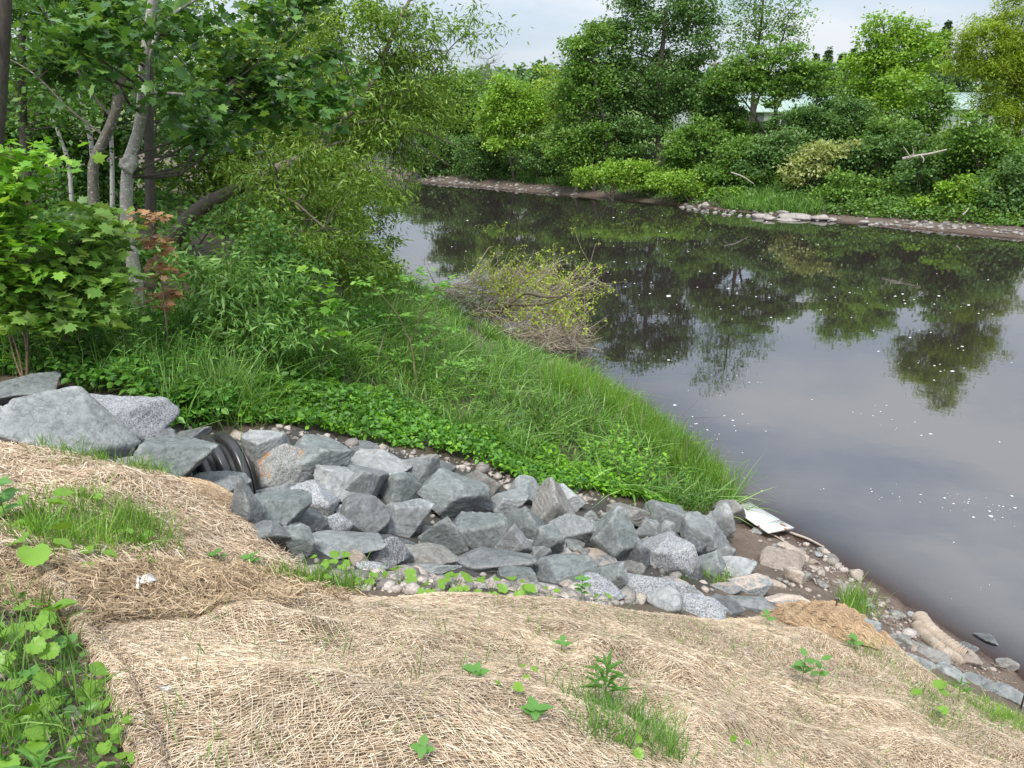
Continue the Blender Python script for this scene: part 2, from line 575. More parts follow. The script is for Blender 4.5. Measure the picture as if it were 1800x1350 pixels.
def mat_rock(name, dark, light, speck=0.0, edge_pale=0.5, lichen=None, sand=0.0, edge=(0.5, 0.5, 0.47)):
    m, nt, b, out = new_mat(name)
    tc = N(nt, 'ShaderNodeTexCoord'); oi = N(nt, 'ShaderNodeObjectInfo')
    ad = N(nt, 'ShaderNodeVectorMath', _operation='ADD')
    sc_ = N(nt, 'ShaderNodeVectorMath', _operation='SCALE'); sc_.inputs['Scale'].default_value = 37.0
    cx = N(nt, 'ShaderNodeCombineXYZ')
    for s in 'XYZ':
        nt.links.new(oi.outputs['Random'], cx.inputs[s])
    nt.links.new(cx.outputs['Vector'], sc_.inputs[0])
    nt.links.new(tc.outputs['Object'], ad.inputs[0]); nt.links.new(sc_.outputs['Vector'], ad.inputs[1])
    vec = ad.outputs['Vector']
    n1 = N(nt, 'ShaderNodeTexNoise', Scale=4.0, Detail=8.0, Roughness=0.68)
    n2 = N(nt, 'ShaderNodeTexNoise', Scale=22.0, Detail=6.0, Roughness=0.7)
    n3 = N(nt, 'ShaderNodeTexNoise', Scale=90.0, Detail=3.0, Roughness=0.6)
    vo = N(nt, 'ShaderNodeTexVoronoi', _feature='DISTANCE_TO_EDGE', Scale=6.0)
    for nd in (n1, n2, n3):
        nt.links.new(vec, nd.inputs['Vector'])
    vw = N(nt, 'ShaderNodeVectorMath', _operation='MULTIPLY_ADD')
    nt.links.new(n1.outputs['Color'], vw.inputs[0]); vw.inputs[1].default_value = (0.5, 0.5, 0.5); nt.links.new(vec, vw.inputs[2])
    nt.links.new(vw.outputs['Vector'], vo.inputs['Vector'])
    c = ramp(nt, n1.outputs['Fac'], [(0.25, dark), (0.75, light)]).outputs['Color']
    f2 = ramp(nt, n2.outputs['Fac'], [(0.36, (0.78, 0.78, 0.78)), (0.66, (1.14, 1.14, 1.14))]).outputs['Color']
    c = mixc(nt, 1.0, c, f2, 'MULTIPLY')
    # colour made paler along the convex edges and veins
    g = N(nt, 'ShaderNodeNewGeometry')
    pe = ramp(nt, g.outputs['Pointiness'], [(0.51, (0, 0, 0)), (0.58, (1, 1, 1))]).outputs['Color']
    pv = ramp(nt, vo.outputs['Distance'], [(0.0, (1, 1, 1)), (0.045, (0, 0, 0))]).outputs['Color']
    pm = mixc(nt, 1.0, pe, mixc(nt, 0.05, (0, 0, 0), pv), 'ADD')
    pm = mixc(nt, 1.0, pm, ramp(nt, n2.outputs['Fac'], [(0.4, (0.1, 0.1, 0.1)), (0.6, (1, 1, 1))]).outputs['Color'], 'MULTIPLY')
    pf = mixc(nt, 1.0, pm, (edge_pale, edge_pale, edge_pale), 'MULTIPLY')
    c = mixc(nt, pf, c, edge)
    if speck > 0:
        s = ramp(nt, n3.outputs['Fac'], [(0.45, (0, 0, 0)), (0.56, (1, 1, 1))]).outputs['Color']
        s = mixc(nt, 1.0, s, (speck, speck, speck), 'MULTIPLY')
        c = mixc(nt, s, c, (0.6, 0.6, 0.6))
        s2 = ramp(nt, n3.outputs['Fac'], [(0.36, (speck, speck, speck)), (0.44, (0, 0, 0))]).outputs['Color']
        c = mixc(nt, s2, c, (0.05, 0.055, 0.06))
    if lichen:
        up = N(nt, 'ShaderNodeSeparateXYZ'); nt.links.new(g.outputs['Normal'], up.inputs[0])
        l = ramp(nt, n1.outputs['Fac'], [(0.52, (0, 0, 0)), (0.6, (1, 1, 1))]).outputs['Color']
        l = mixc(nt, 1.0, l, ramp(nt, up.outputs['Z'], [(0.3, (0, 0, 0)), (0.7, (1, 1, 1))]).outputs['Color'], 'MULTIPLY')
        c = mixc(nt, l, c, lichen)
    if sand > 0:
        up = N(nt, 'ShaderNodeSeparateXYZ'); nt.links.new(g.outputs['Normal'], up.inputs[0])
        l = ramp(nt, up.outputs['Z'], [(0.72, (0, 0, 0)), (0.9, (sand, sand, sand))]).outputs['Color']
        l = mixc(nt, 1.0, l, ramp(nt, n1.outputs['Fac'], [(0.42, (0, 0, 0)), (0.5, (1, 1, 1))]).outputs['Color'], 'MULTIPLY')
        c = mixc(nt, l, c, (0.52, 0.42, 0.34))
    ob = N(nt, 'ShaderNodeMapRange'); ob.inputs['To Min'].default_value = 0.78; ob.inputs['To Max'].default_value = 1.2
    nt.links.new(oi.outputs['Random'], ob.inputs['Value'])
    hs = N(nt, 'ShaderNodeHueSaturation'); nt.links.new(ob.outputs['Result'], hs.inputs['Value']); nt.links.new(c, hs.inputs['Color'])
    nt.links.new(hs.outputs['Color'], b.inputs['Base Color'])
    b.inputs['Roughness'].default_value = 0.78
    b.inputs['Specular IOR Level'].default_value = 0.3
    ht = mixc(nt, 0.35, n1.outputs['Fac'], n2.outputs['Fac'])
    ht = mixc(nt, 0.05, ht, pv, 'SUBTRACT')
    bump(nt, b, ht, 1.0, 0.05)
    return m

def mat_plain(name, c, rough=0.6, c2=None, scale=8.0, bmp=0.0, spec=0.4, metal=0.0):
    m, nt, b, out = new_mat(name)
    b.inputs['Roughness'].default_value = rough
    b.inputs['Specular IOR Level'].default_value = spec
    b.inputs['Metallic'].default_value = metal
    if c2:
        tc = N(nt, 'ShaderNodeTexCoord')
        no = N(nt, 'ShaderNodeTexNoise', Scale=scale, Detail=5.0, Roughness=0.65)
        nt.links.new(tc.outputs['Object'], no.inputs['Vector'])
        nt.links.new(ramp(nt, no.outputs['Fac'], [(0.35, c), (0.65, c2)]).outputs['Color'], b.inputs['Base Color'])
        if bmp:
            bump(nt, b, no.outputs['Fac'], bmp, 0.02)
    else:
        b.inputs['Base Color'].default_value = (*c, 1)
    return m

def mat_strand(name, stops, rough=0.6, trans=0.15):
    m, nt, b, out = new_mat(name)
    g = N(nt, 'ShaderNodeNewGeometry')
    rp = ramp(nt, g.outputs['Random Per Island'], stops)
    tc = N(nt, 'ShaderNodeTexCoord'); no = N(nt, 'ShaderNodeTexNoise', Scale=1.7, Detail=3.0)
    nt.links.new(tc.outputs['Object'], no.inputs['Vector'])
    v = ramp(nt, no.outputs['Fac'], [(0.35, (0.82, 0.8, 0.78)), (0.65, (1.1, 1.08, 1.05))]).outputs['Color']
    c = mixc(nt, 1.0, rp.outputs['Color'], v, 'MULTIPLY')
    nt.links.new(c, b.inputs['Base Color'])
    b.inputs['Roughness'].default_value = rough
    b.inputs['Specular IOR Level'].default_value = 0.25
    return m
# ------------------------------------------------------------------ ground: one sheet from the near bank to the horizon
def spaced(stops):
    out = []
    for (a, b, s0, s1) in stops:
        x = a; span = b - a
        while x < b - 1e-6:
            out.append(x)
            x += s0 + (s1 - s0) * (x - a) / span
    out.append(stops[-1][1])
    return np.array(out)
gx = spaced([(-420, -60, 40, 5), (-60, -9, 4, 0.5), (-9, -6, 0.3, 0.12), (-6, 6.5, 0.14, 0.14), (6.5, 26, 0.3, 0.7), (26, 70, 0.9, 5), (70, 420, 8, 40)])
gy = spaced([(-60, -4, 8, 0.6), (-4, 0, 0.4, 0.12), (0, 14, 0.13, 0.15), (14, 28, 0.16, 0.5), (28, 66, 0.5, 0.6), (66, 140, 1, 5), (140, 600, 8, 40)])
XX, YY = np.meshgrid(gx, gy)
ZZ = height_exact(XX, YY)
xf, yf = XX.ravel(), YY.ravel()
ZZ = ZZ + 0.018 * fbm(xyz(xf * 5, yf * 5), 11, 3) * (ZZ > 0)
nx, ny = len(gx), len(gy)
i = (np.arange(ny - 1)[:, None] * nx + np.arange(nx - 1)[None, :]).ravel()
FQ = np.stack([i, i + 1, i + nx + 1, i + nx], -1)
m, nt, b, out = new_mat('earth')
ca = N(nt, 'ShaderNodeVertexColor', _layer_name='soil')
tc = N(nt, 'ShaderNodeTexCoord')
n1 = N(nt, 'ShaderNodeTexNoise', Scale=3.0, Detail=8.0, Roughness=0.7)
n2 = N(nt, 'ShaderNodeTexNoise', Scale=45.0, Detail=5.0, Roughness=0.7)
for nd in (n1, n2):
    nt.links.new(tc.outputs['Object'], nd.inputs['Vector'])
f = ramp(nt, n1.outputs['Fac'], [(0.3, (0.65, 0.64, 0.62)), (0.7, (1.3, 1.28, 1.25))]).outputs['Color']
f2 = ramp(nt, n2.outputs['Fac'], [(0.35, (0.7, 0.7, 0.7)), (0.66, (1.35, 1.33, 1.3))]).outputs['Color']
c = mixc(nt, 1.0, mixc(nt, 1.0, ca.outputs['Color'], f, 'MULTIPLY'), f2, 'MULTIPLY')
nt.links.new(c, b.inputs['Base Color'])
b.inputs['Roughness'].default_value = 0.8
bump(nt, b, mixc(nt, 0.5, n1.outputs['Fac'], n2.outputs['Fac']), 0.8, 0.03)
ground = obj('ground', np.stack([xf, yf, ZZ], -1), FQ, m, smooth=True, kind='structure')
dn, df = shore_d(xf, yf)
soil = np.tile(np.array([0.135, 0.10, 0.075]), (len(xf), 1))
def blend(mask, c):
    global soil
    soil = soil * (1 - mask[:, None]) + np.array(c) * mask[:, None]
blend(((dn > 0) & (yf > 5)).astype(float) * sstep(0.0, 1, 6 - np.abs(yf - 12)) * 0.6, (0.05, 0.042, 0.026))
blend((1 - sstep(0.6, 2.2, dn)) * (dn > -3) * (yf < 11), (0.155, 0.115, 0.09))
blend((dn <= 0.12) & (dn > -60) & (df < 0.15), (0.085, 0.055, 0.04))
blend(sstep(-0.1, 0.3, df) * (1 - sstep(1.8, 2.8, df)), (0.115, 0.088, 0.072))
blend(sstep(1.8, 2.8, df), (0.035, 0.04, 0.02))
blend(sstep(9, 12, df), (0.13, 0.2, 0.035))
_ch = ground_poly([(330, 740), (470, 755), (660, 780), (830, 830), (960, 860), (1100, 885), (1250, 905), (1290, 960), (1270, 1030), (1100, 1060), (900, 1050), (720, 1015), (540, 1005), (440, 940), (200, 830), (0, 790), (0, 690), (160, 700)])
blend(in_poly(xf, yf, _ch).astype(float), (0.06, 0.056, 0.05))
ca_ = ground.data.color_attributes.new('soil', 'FLOAT_COLOR', 'POINT')
ca_.data.foreach_set('color', np.hstack([soil, np.ones((len(xf), 1))]).astype(np.float32).ravel())

# ------------------------------------------------------------------ river
wx = spaced([(-160, -20, 14, 1.2), (-20, 0, 1.0, 0.3), (0, 8, 0.12, 0.12), (8, 30, 0.4, 1.2), (30, 130, 2, 14)])
wy = spaced([(-40, 0, 4, 0.5), (0, 14, 0.12, 0.14), (14, 60, 0.4, 1.0), (60, 240, 2, 14)])
WX, WY = np.meshgrid(wx, wy)
n_ = len(wx)
i = (np.arange(len(wy) - 1)[:, None] * n_ + np.arange(n_ - 1)[None, :]).ravel()
WF = np.stack([i, i + 1, i + n_ + 1, i + n_], -1)
zb = height_exact(WX, WY)
keep = (zb.ravel()[WF] < 0.06).any(1)
used = np.unique(WF[keep]); remap = -np.ones(WX.size, int); remap[used] = np.arange(len(used))
WV = np.stack([WX.ravel(), WY.ravel(), np.zeros(WX.size)], -1)[used]
m, nt, b, out = new_mat('river_water')
tc = N(nt, 'ShaderNodeTexCoord')
mp = N(nt, 'ShaderNodeMapping'); mp.inputs['Scale'].default_value = (1, 1.6, 1)
nt.links.new(tc.outputs['Object'], mp.inputs['Vector'])
n1 = N(nt, 'ShaderNodeTexNoise', Scale=1.1, Detail=4.0, Roughness=0.5)
n2 = N(nt, 'ShaderNodeTexNoise', Scale=0.16, Detail=2.0)
for nd in (n1, n2):
    nt.links.new(mp.outputs['Vector'], nd.inputs['Vector'])
ht = mixc(nt, 1.0, n1.outputs['Fac'], ramp(nt, n2.outputs['Fac'], [(0.3, (0.25, 0.25, 0.25)), (0.7, (1, 1, 1))]).outputs['Color'], 'MULTIPLY')
b.inputs['Base Color'].default_value = (0.026, 0.0195, 0.020, 1)
b.inputs['Roughness'].default_value = 0.02
b.inputs['IOR'].default_value = 2.65
b.inputs['Specular IOR Level'].default_value = 0.6
bump(nt, b, ht, 0.055, 0.05)
# in the shallows the silty water lets the bed show
at_ = N(nt, 'ShaderNodeAttribute', _attribute_name='clear')
gl = N(nt, 'ShaderNodeBsdfTransparent'); gl.inputs['Color'].default_value = (0.8, 0.66, 0.55, 1)
lw = N(nt, 'ShaderNodeFresnel', IOR=1.33)
gs = N(nt, 'ShaderNodeBsdfGlossy', Roughness=0.02)
m1 = N(nt, 'ShaderNodeMixShader')
nt.links.new(lw.outputs['Fac'], m1.inputs['Fac']); nt.links.new(gl.outputs['BSDF'], m1.inputs[1]); nt.links.new(gs.outputs['BSDF'], m1.inputs[2])
m2 = N(nt, 'ShaderNodeMixShader')
nt.links.new(at_.outputs['Fac'], m2.inputs['Fac']); nt.links.new(b.outputs['BSDF'], m2.inputs[1]); nt.links.new(m1.outputs['Shader'], m2.inputs[2])
nt.links.new(m2.outputs['Shader'], out.inputs['Surface'])
river = obj('river', WV, remap[WF[keep]], m, smooth=True, kind='structure')
aa = river.data.attributes.new('clear', 'FLOAT', 'POINT')
aa.data.foreach_set('value', np.clip(np.exp(-np.maximum(-zb[used], 0) / 0.09), 0, 1).astype(np.float32))

# ------------------------------------------------------------------ broken rock
def ico(level):
    bm = bmesh.new(); bmesh.ops.create_icosphere(bm, subdivisions=level, radius=1.0)
    V = np.array([v.co[:] for v in bm.verts]); F = np.array([[v.index for v in f.verts] for f in bm.faces])
    bm.free()
    return norm(V), F
ICO = {k: ico(k) for k in (1, 2, 3, 4, 5)}

def rot_xyz(a, b_, c_):
    ca, sa, cb, sb, cc, s_ = math.cos(a), math.sin(a), math.cos(b_), math.sin(b_), math.cos(c_), math.sin(c_)
    return np.array([[cc, -s_, 0], [s_, cc, 0], [0, 0, 1]]) @ np.array([[cb, 0, sb], [0, 1, 0], [-sb, 0, cb]]) @ np.array([[1, 0, 0], [0, ca, -sa], [0, sa, ca]])

def rock_shape(level, seed, planes=11, rough=0.05, rounded=0.0, flat=False):
    """a block broken along planes: unit size, angular, with chipped faces"""
    r = np.random.default_rng(seed)
    D, F = ICO[level]
    k = np.arange(planes) + 0.5
    ph = np.arccos(1 - 2 * k / planes); th = PI * (1 + 5 ** 0.5) * k
    n = np.stack([np.cos(th) * np.sin(ph), np.sin(th) * np.sin(ph), np.cos(ph)], -1)
    n = norm(n + r.normal(size=n.shape) * 0.28) @ rot_xyz(*r.uniform(0, 6.28, 3)).T
    off = r.uniform(0.5, 1.0, planes)
    if flat:
        n = np.vstack([n, [[0.06, -0.05, 1], [0, 0.05, -1]]]); off = np.append(off, [0.42, 0.5]); n = norm(n)
    dots = D @ n.T
    rad = np.where(dots > 0.05, off[None] / np.maximum(dots, 0.05), 9.0)
    if rounded:
        rad = (rad ** -9).sum(1) ** (-1 / 9.0)
    else:
        rad = rad.min(1)
    rad = np.minimum(rad, 1.35)
    V = D * rad[:, None]
    # steps where thin layers have split away, then roughness
    lay = norm(r.normal(size=3))
    q = V @ lay * r.uniform(4, 7) + 0.6 * vnoise(V * 2.0, seed)
    step = (q - np.floor(q)); step = np.minimum(step * 4, 1) * (1 - step)
    V = V * (1 + (0.045 * (1 - rounded) * (step - 0.4) + rough * fbm(V * 2.4, seed + 5, 4, 0.55) * 0.7)[:, None])
    lo, hi = V.min(0), V.max(0)
    return (V - (lo + hi) / 2) / ((hi - lo) / 2), F

def boulder(name, px, py, w, h, mat, seed, level=4, sink=0.25, planes=10, rough=0.035, rounded=0.0, flat=False, tilt=0.0, lift0=0.0, depth=0.85):
    _, t = hit1(px, py)
    s = t / FPX
    d = ray(px, py); phi = math.atan2(-d[2], d[1])
    a = 0.5 * w * s; hh = 0.5 * h * s
    b_ = min(depth * a, 0.8 * hh / max(math.sin(phi), 0.2))
    c_ = math.sqrt(max(hh * hh - (b_ * math.sin(phi)) ** 2, 0.28 * hh * hh)) / math.cos(phi)
    if flat:
        b_, c_ = min(0.9 * hh / max(math.sin(phi), 0.2), 1.3 * a), 0.3 * hh
    C, t = hit1(px, py, c_ * (1 - 2 * sink) + lift0)
    V, F = rock_shape(level, seed, planes, rough, rounded, flat)
    az = math.atan2(d[0], d[1])
    R = np.array([math.cos(az), -math.sin(az), 0]); A = np.array([math.sin(az), math.cos(az), 0]); U = np.array([0, 0, 1.0])
    if tilt:
        R, U = R * math.cos(tilt) + U * math.sin(tilt), U * math.cos(tilt) - R * math.sin(tilt)
    W = V[:, :1] * a * R + V[:, 1:2] * b_ * A + V[:, 2:] * c_ * U
    o = bpy.data.objects.new(name, mesh_data(name, W, F, mat, False))
    COL.objects.link(o)
    o.location = C
    return o
# ------------------------------------------------------------------ riprap boulders
M_GREY = mat_rock('grey_rock', (0.165, 0.176, 0.174), (0.305, 0.32, 0.317))
M_GREEN = mat_rock('greenish_rock', (0.14, 0.158, 0.153), (0.265, 0.29, 0.28))
M_PALE = mat_rock('pale_grey_rock', (0.24, 0.25, 0.25), (0.40, 0.41, 0.40))
M_SPECK = mat_rock('speckled_granite', (0.19, 0.20, 0.212), (0.34, 0.35, 0.362), speck=0.5, edge_pale=0.3)
M_DARK = mat_rock('dark_rock', (0.09, 0.095, 0.10), (0.19, 0.195, 0.195))
M_BROWN = mat_rock('brown_grey_rock', (0.17, 0.162, 0.148), (0.32, 0.305, 0.28))
M_BEIGE = mat_rock('beige_rock', (0.36, 0.29, 0.235), (0.52, 0.44, 0.37), edge_pale=0.2)
M_SANDY = mat_rock('sand_topped_rock', (0.16, 0.175, 0.18), (0.31, 0.325, 0.325), speck=0.25, sand=0.9)
M_LICHEN = mat_rock('lichen_rock', (0.24, 0.235, 0.21), (0.40, 0.39, 0.36), speck=0.4, lichen=(0.48, 0.25, 0.10))
RM = dict(g=M_GREY, n=M_GREEN, p=M_PALE, s=M_SPECK, d=M_DARK, b=M_BROWN, e=M_BEIGE, t=M_SANDY, l=M_LICHEN)
# px, py, width, height (pixels of the photograph), stone kind, extra, label
ROCKS = [
 (48, 690, 108, 54, 'n', dict(planes=9), 'dark broken boulder with a split top at the upper left end of the rocks'),
 (60, 718, 62, 30, 'd', {}, 'dark shadowed block beneath the split boulder at the upper left end of the rocks'),
 (8, 748, 66, 66, 'p', {}, 'pale boulder cut off by the left edge of the picture, beside the straw mat'),
 (112, 752, 176, 112, 'g', dict(planes=8, level=5), 'largest flat faced grey boulder, tilted towards the straw mat at upper left'),
 (216, 754, 148, 112, 's', dict(planes=9, level=5, tilt=-0.3), 'big speckled granite boulder with a dark crack, behind the flat faced boulder'),
 (207, 788, 44, 60, 'b', dict(planes=8), 'small upright brownish wedge between the flat faced boulder and the granite boulder'),
 (258, 778, 84, 60, 'g', dict(planes=9), 'grey block filling the gap right under the granite boulder'),
 (336, 768, 64, 36, 'd', {}, 'low dark rock behind the layered boulder at the left of the pipe'),
 (234, 812, 50, 30, 'b', {}, 'low brown stained block at the foot of the granite boulder by the straw mat'),
 (296, 808, 146, 90, 'n', dict(planes=10, level=5), 'big layered green grey boulder touching the left side of the black pipe'),
 (388, 856, 92, 50, 'g', {}, 'layered grey boulder in front of the black pipe, behind the brown mat lip'),
 (430, 892, 52, 96, 'g', dict(planes=9), 'upright grey boulder between the black pipe mouth and the brown mat lip'),
 (469, 786, 76, 56, 'p', dict(planes=9), 'light grey boulder just behind the orange stained boulder, beside the pipe'),
 (493, 822, 88, 74, 'l', dict(planes=10), 'boulder with orange lichen stains on top, right of the black pipe mouth'),
 (558, 806, 108, 72, 'n', dict(planes=9), 'grey boulder with a dark underside, right of the orange stained boulder at the back'),
 (628, 786, 70, 24, 'g', dict(flat=True), 'thin flat slab lying at the back edge of the rocks below the clover'),
 (660, 820, 120, 62, 'p', dict(planes=9), 'wide pale boulder below the thin flat slab at the back row'),
 (734, 832, 70, 70, 'g', dict(planes=10), 'rough grey boulder at the back row right of the wide pale boulder'),
 (775, 828, 52, 44, 'g', {}, 'small grey boulder at the back row beside the straw scraps'),
 (533, 851, 44, 46, 'd', {}, 'small dark stone below and right of the orange stained boulder'),
 (586, 852, 84, 68, 'p', dict(planes=8), 'pointed pale boulder in the second row, right of the small dark stone'),
 (642, 852, 76, 70, 'g', dict(planes=10), 'blocky grey boulder in the middle of the second row'),
 (708, 864, 72, 64, 'n', dict(planes=8), 'dark green boulder with a straight right edge, left of the biggest boulder'),
 (797, 876, 116, 82, 'n', dict(planes=8, level=5), 'biggest smooth faced green grey boulder in the middle of the riprap'),
 (487, 872, 72, 48, 'g', {}, 'grey boulder right below the black pipe mouth'),
 (490, 900, 88, 54, 'n', dict(planes=9), 'green grey boulder two stones below the pipe mouth'),
 (553, 888, 82, 62, 's', dict(planes=9), 'salt and pepper granite boulder left of the small white stone'),
 (541, 915, 56, 36, 'g', {}, 'small grey block below the salt and pepper granite boulder'),
 (586, 922, 54, 42, 's', dict(planes=13), 'small whitish speckled stone in the middle left of the riprap'),
 (640, 914, 78, 80, 'g', dict(planes=9), 'tall grey boulder right of the small whitish stone'),
 (715, 918, 90, 76, 'g', dict(planes=9), 'grey boulder with a brownish top corner, below the straight edged boulder'),
 (779, 942, 78, 72, 'n', dict(planes=8, tilt=-0.4), 'slanting slab leaning right, below the biggest boulder'),
 (476, 944, 66, 50, 'g', {}, 'dark cornered boulder next to the brown mat lip, lowest on the left'),
 (520, 950, 56, 52, 'n', {}, 'smooth green grey boulder right of the brown mat lip'),
 (596, 960, 140, 60, 'g', dict(planes=9), 'long low grey boulder at the front left of the riprap'),
 (680, 978, 70, 60, 's', {}, 'rough speckled boulder at the front, left of the low domed stone'),
 (704, 956, 82, 42, 'd', {}, 'dark low boulder in the front centre left'),
 (629, 984, 30, 36, 'e', dict(planes=9, tilt=0.5), 'small pinkish stone standing at the front of the grey boulders'),
 (652, 996, 52, 30, 's', {}, 'small speckled stone right of the pinkish stone'),
 (712, 978, 28, 36, 'd', {}, 'narrow dark stone wedged beside the low domed stone'),
 (756, 982, 92, 48, 'b', dict(planes=12), 'low domed grey brown stone at the front of the riprap'),
 (762, 1000, 90, 28, 'g', {}, 'half buried slab in front of the low domed stone'),
 (844, 850, 66, 46, 'b', dict(planes=9), 'dark brown block at the back row beside the straw scraps'),
 (926, 870, 68, 52, 'g', {}, 'grey boulder under the straw scraps at the back row'),
 (969, 898, 66, 86, 'b', dict(planes=8, tilt=0.3), 'knobbly brownish boulder leaning over the dark hollow'),
 (994, 876, 64, 48, 'p', {}, 'pale boulder at the back touching the clover'),
 (884, 886, 82, 52, 'g', {}, 'grey boulder right of the biggest smooth boulder'),
 (918, 924, 92, 66, 'n', dict(planes=9), 'squarish green grey boulder in the centre right of the riprap'),
 (832, 938, 106, 76, 'n', dict(planes=11, level=5), 'broad rounded boulder with a chipped face below the biggest boulder'),
 (900, 954, 62, 68, 'p', dict(planes=7), 'sharply pointed pale wedge in the centre of the riprap'),
 (963, 956, 52, 66, 'n', dict(planes=8), 'tall narrow green boulder left of the overhanging boulder'),
 (1018, 934, 92, 72, 'g', dict(planes=8, level=5), 'overhanging flat topped boulder with a dark underside'),
 (1084, 954, 72, 96, 'n', dict(planes=8, tilt=0.25, level=5), 'tall leaning slab right of the overhanging boulder'),
 (1036, 982, 104, 36, 't', dict(flat=True), 'flat sand covered stone under the overhanging boulder'),
 (866, 988, 140, 54, 'g', dict(planes=9), 'long grey boulder at the front centre of the riprap'),
 (946, 976, 42, 38, 'g', {}, 'small angular stone right behind the long front boulder'),
 (909, 1012, 66, 32, 'n', {}, 'smooth low stone in front of the long grey boulder'),
 (990, 1010, 112, 56, 'n', dict(planes=9), 'triangular dark green boulder at the front near the dry flower heads'),
 (1068, 1016, 60, 66, 'n', {}, 'rounded green boulder right of the triangular boulder'),
 (1058, 1040, 74, 46, 's', {}, 'speckled boulder at the front touching the straw mat'),
 (1120, 980, 40, 56, 'd', {}, 'narrow dark stone right of the tall leaning slab'),
 (1170, 978, 88, 66, 's', dict(planes=9), 'big speckled boulder in the right part of the riprap'),
 (1139, 936, 38, 46, 'g', {}, 'small blue grey stone above the dark flat stone'),
 (1167, 943, 42, 34, 'd', dict(planes=8), 'smooth dark flat stone among the right boulders'),
 (1112, 906, 84, 52, 'b', {}, 'brownish grey boulder below the knotweed at the back'),
 (1167, 910, 72, 64, 'g', dict(planes=10), 'rounded grey boulder against the tall grass at the back right'),
 (1178, 928, 58, 42, 'g', {}, 'grey stone in front of the boulder against the tall grass'),
 (1107, 1006, 50, 42, 'b', dict(planes=8), 'plain flat brownish stone right of the rounded green boulder'),
 (1144, 1036, 112, 54, 's', dict(planes=9), 'low speckled dark boulder at the front right'),
 (1167, 1058, 58, 42, 'p', dict(planes=14, rounded=0.7), 'rounded whitish boulder at the edge of the straw mat'),
 (998, 1030, 28, 18, 'e', {}, 'little pinkish stone on the gravel near the dry flower heads'),
 (936, 1032, 90, 22, 'p', dict(flat=True), 'low pale slab half hidden by round leaves at the straw mat'),
 (934, 955, 20, 16, 'p', {}, 'little pale stone in a gap above the pointed wedge'),
 (1241, 946, 78, 72, 'g', dict(planes=9, level=5), 'big grey boulder left of the bare mud by the water'),
 (1263, 926, 52, 78, 'p', dict(planes=8, tilt=-0.5), 'tilted pale slab nearest the white board'),
 (1281, 905, 54, 46, 'b', dict(planes=8), 'brownish block beside the white board at the tip of the grass'),
 (1190, 984, 74, 70, 's', dict(planes=9), 'speckled boulder with pale top left of the mud'),
 (1222, 966, 36, 36, 'd', {}, 'dark triangular stone between two right boulders'),
 (1245, 996, 50, 46, 'n', {}, 'green grey boulder above the small grass patch at right'),
 (1292, 1000, 66, 46, 'p', dict(planes=10), 'pale green grey boulder next to the bare mud'),
 (1218, 1006, 32, 34, 'd', {}, 'dark little stone behind the small grass patch'),
 (1275, 976, 32, 36, 'g', {}, 'grey stone wedged at the edge of the bare mud'),
 (1188, 1034, 86, 42, 't', {}, 'sand topped boulder at the front right of the riprap'),
 (1224, 1070, 92, 46, 's', {}, 'white speckled boulder half under the straw mat at right'),
 (1317, 1032, 70, 42, 't', {}, 'sand dusted boulder below the bare mud'),
 (1276, 1032, 52, 28, 't', {}, 'low sand dusted stone left of the bare mud'),
 (1388, 1058, 88, 36, 't', {}, 'long sand topped stone above the brown mat fold'),
 (1330, 1064, 96, 32, 'g', {}, 'dark low rock behind the brown mat fold'),
 (1276, 1068, 60, 38, 'd', {}, 'dark block left of the brown mat fold'),
 (1524, 1105, 42, 36, 'g', {}, 'blue grey boulder at the mat edge below the grass tuft'),
 (1558, 1124, 46, 24, 'g', {}, 'flat blue grey slab at the mat edge left of the ribbed hose'),
 (1582, 1122, 36, 28, 'b', {}, 'rounded brown stone between the mat and the ribbed hose'),
 (1612, 1164, 56, 30, 'g', {}, 'blue grey slab beside the mat below the ribbed hose'),
 (1634, 1150, 60, 30, 'b', dict(planes=9), 'long brown stone lying below the ribbed hose'),
 (1675, 1184, 52, 28, 'p', {}, 'smooth blue grey stone with a grass sprig at the mat edge'),
 (1700, 1155, 46, 32, 'e', {}, 'beige block at the lower end of the ribbed hose'),
 (1722, 1200, 52, 24, 'g', {}, 'blue grey slab near the right end of the mat edge'),
 (1768, 1218, 70, 30, 'g', {}, 'large blue grey slab at the right edge beside the mat'),
 (1770, 1170, 34, 20, 'b', dict(planes=10), 'wet brown stone at the waterline on the right'),
 (1698, 1138, 36, 16, 'd', {}, 'flat wet stone between the hose and the water'),
 (1732, 1120, 38, 16, 'd', dict(flat=True), 'stone poking out of the water near the right edge'),
 (1374, 990, 70, 54, 'e', dict(flat=True, planes=7), 'large flat beige slab lying on the bare mud'),
 (1398, 1012, 32, 34, 'e', dict(tilt=0.5), 'broken beige piece at the foot of the flat beige slab'),
 (1362, 1024, 38, 18, 'e', {}, 'low beige stone just under the flat beige slab'),
 (1330, 934, 18, 12, 'p', {}, 'small whitish stone on the mud below the white board'),
 (1384, 962, 36, 16, 'e', dict(flat=True), 'flat beige flake above the big slab'),
 (1400, 970, 30, 18, 'e', dict(flat=True), 'second flat beige flake right of the big slab'),
 (1412, 981, 18, 12, 'e', {}, 'pale cobble on the mud right of the beige flakes'),
 (1428, 987, 22, 12, 'e', {}, 'paired pale cobble farther right on the mud'),
 (1434, 1001, 30, 12, 'e', dict(flat=True), 'thin beige shard on the middle of the mud'),
 (1418, 1013, 22, 18, 'b', {}, 'brown shard upright beside the flat beige slab'),
 (1446, 1029, 22, 16, 'b', {}, 'reddish brown cobble below the thin shards'),
 (1468, 1027, 36, 10, 'e', dict(flat=True), 'long thin shard left of the grass tuft'),
 (1504, 1013, 22, 20, 'e', {}, 'brown wet stone at the waterline above the grass tuft'),
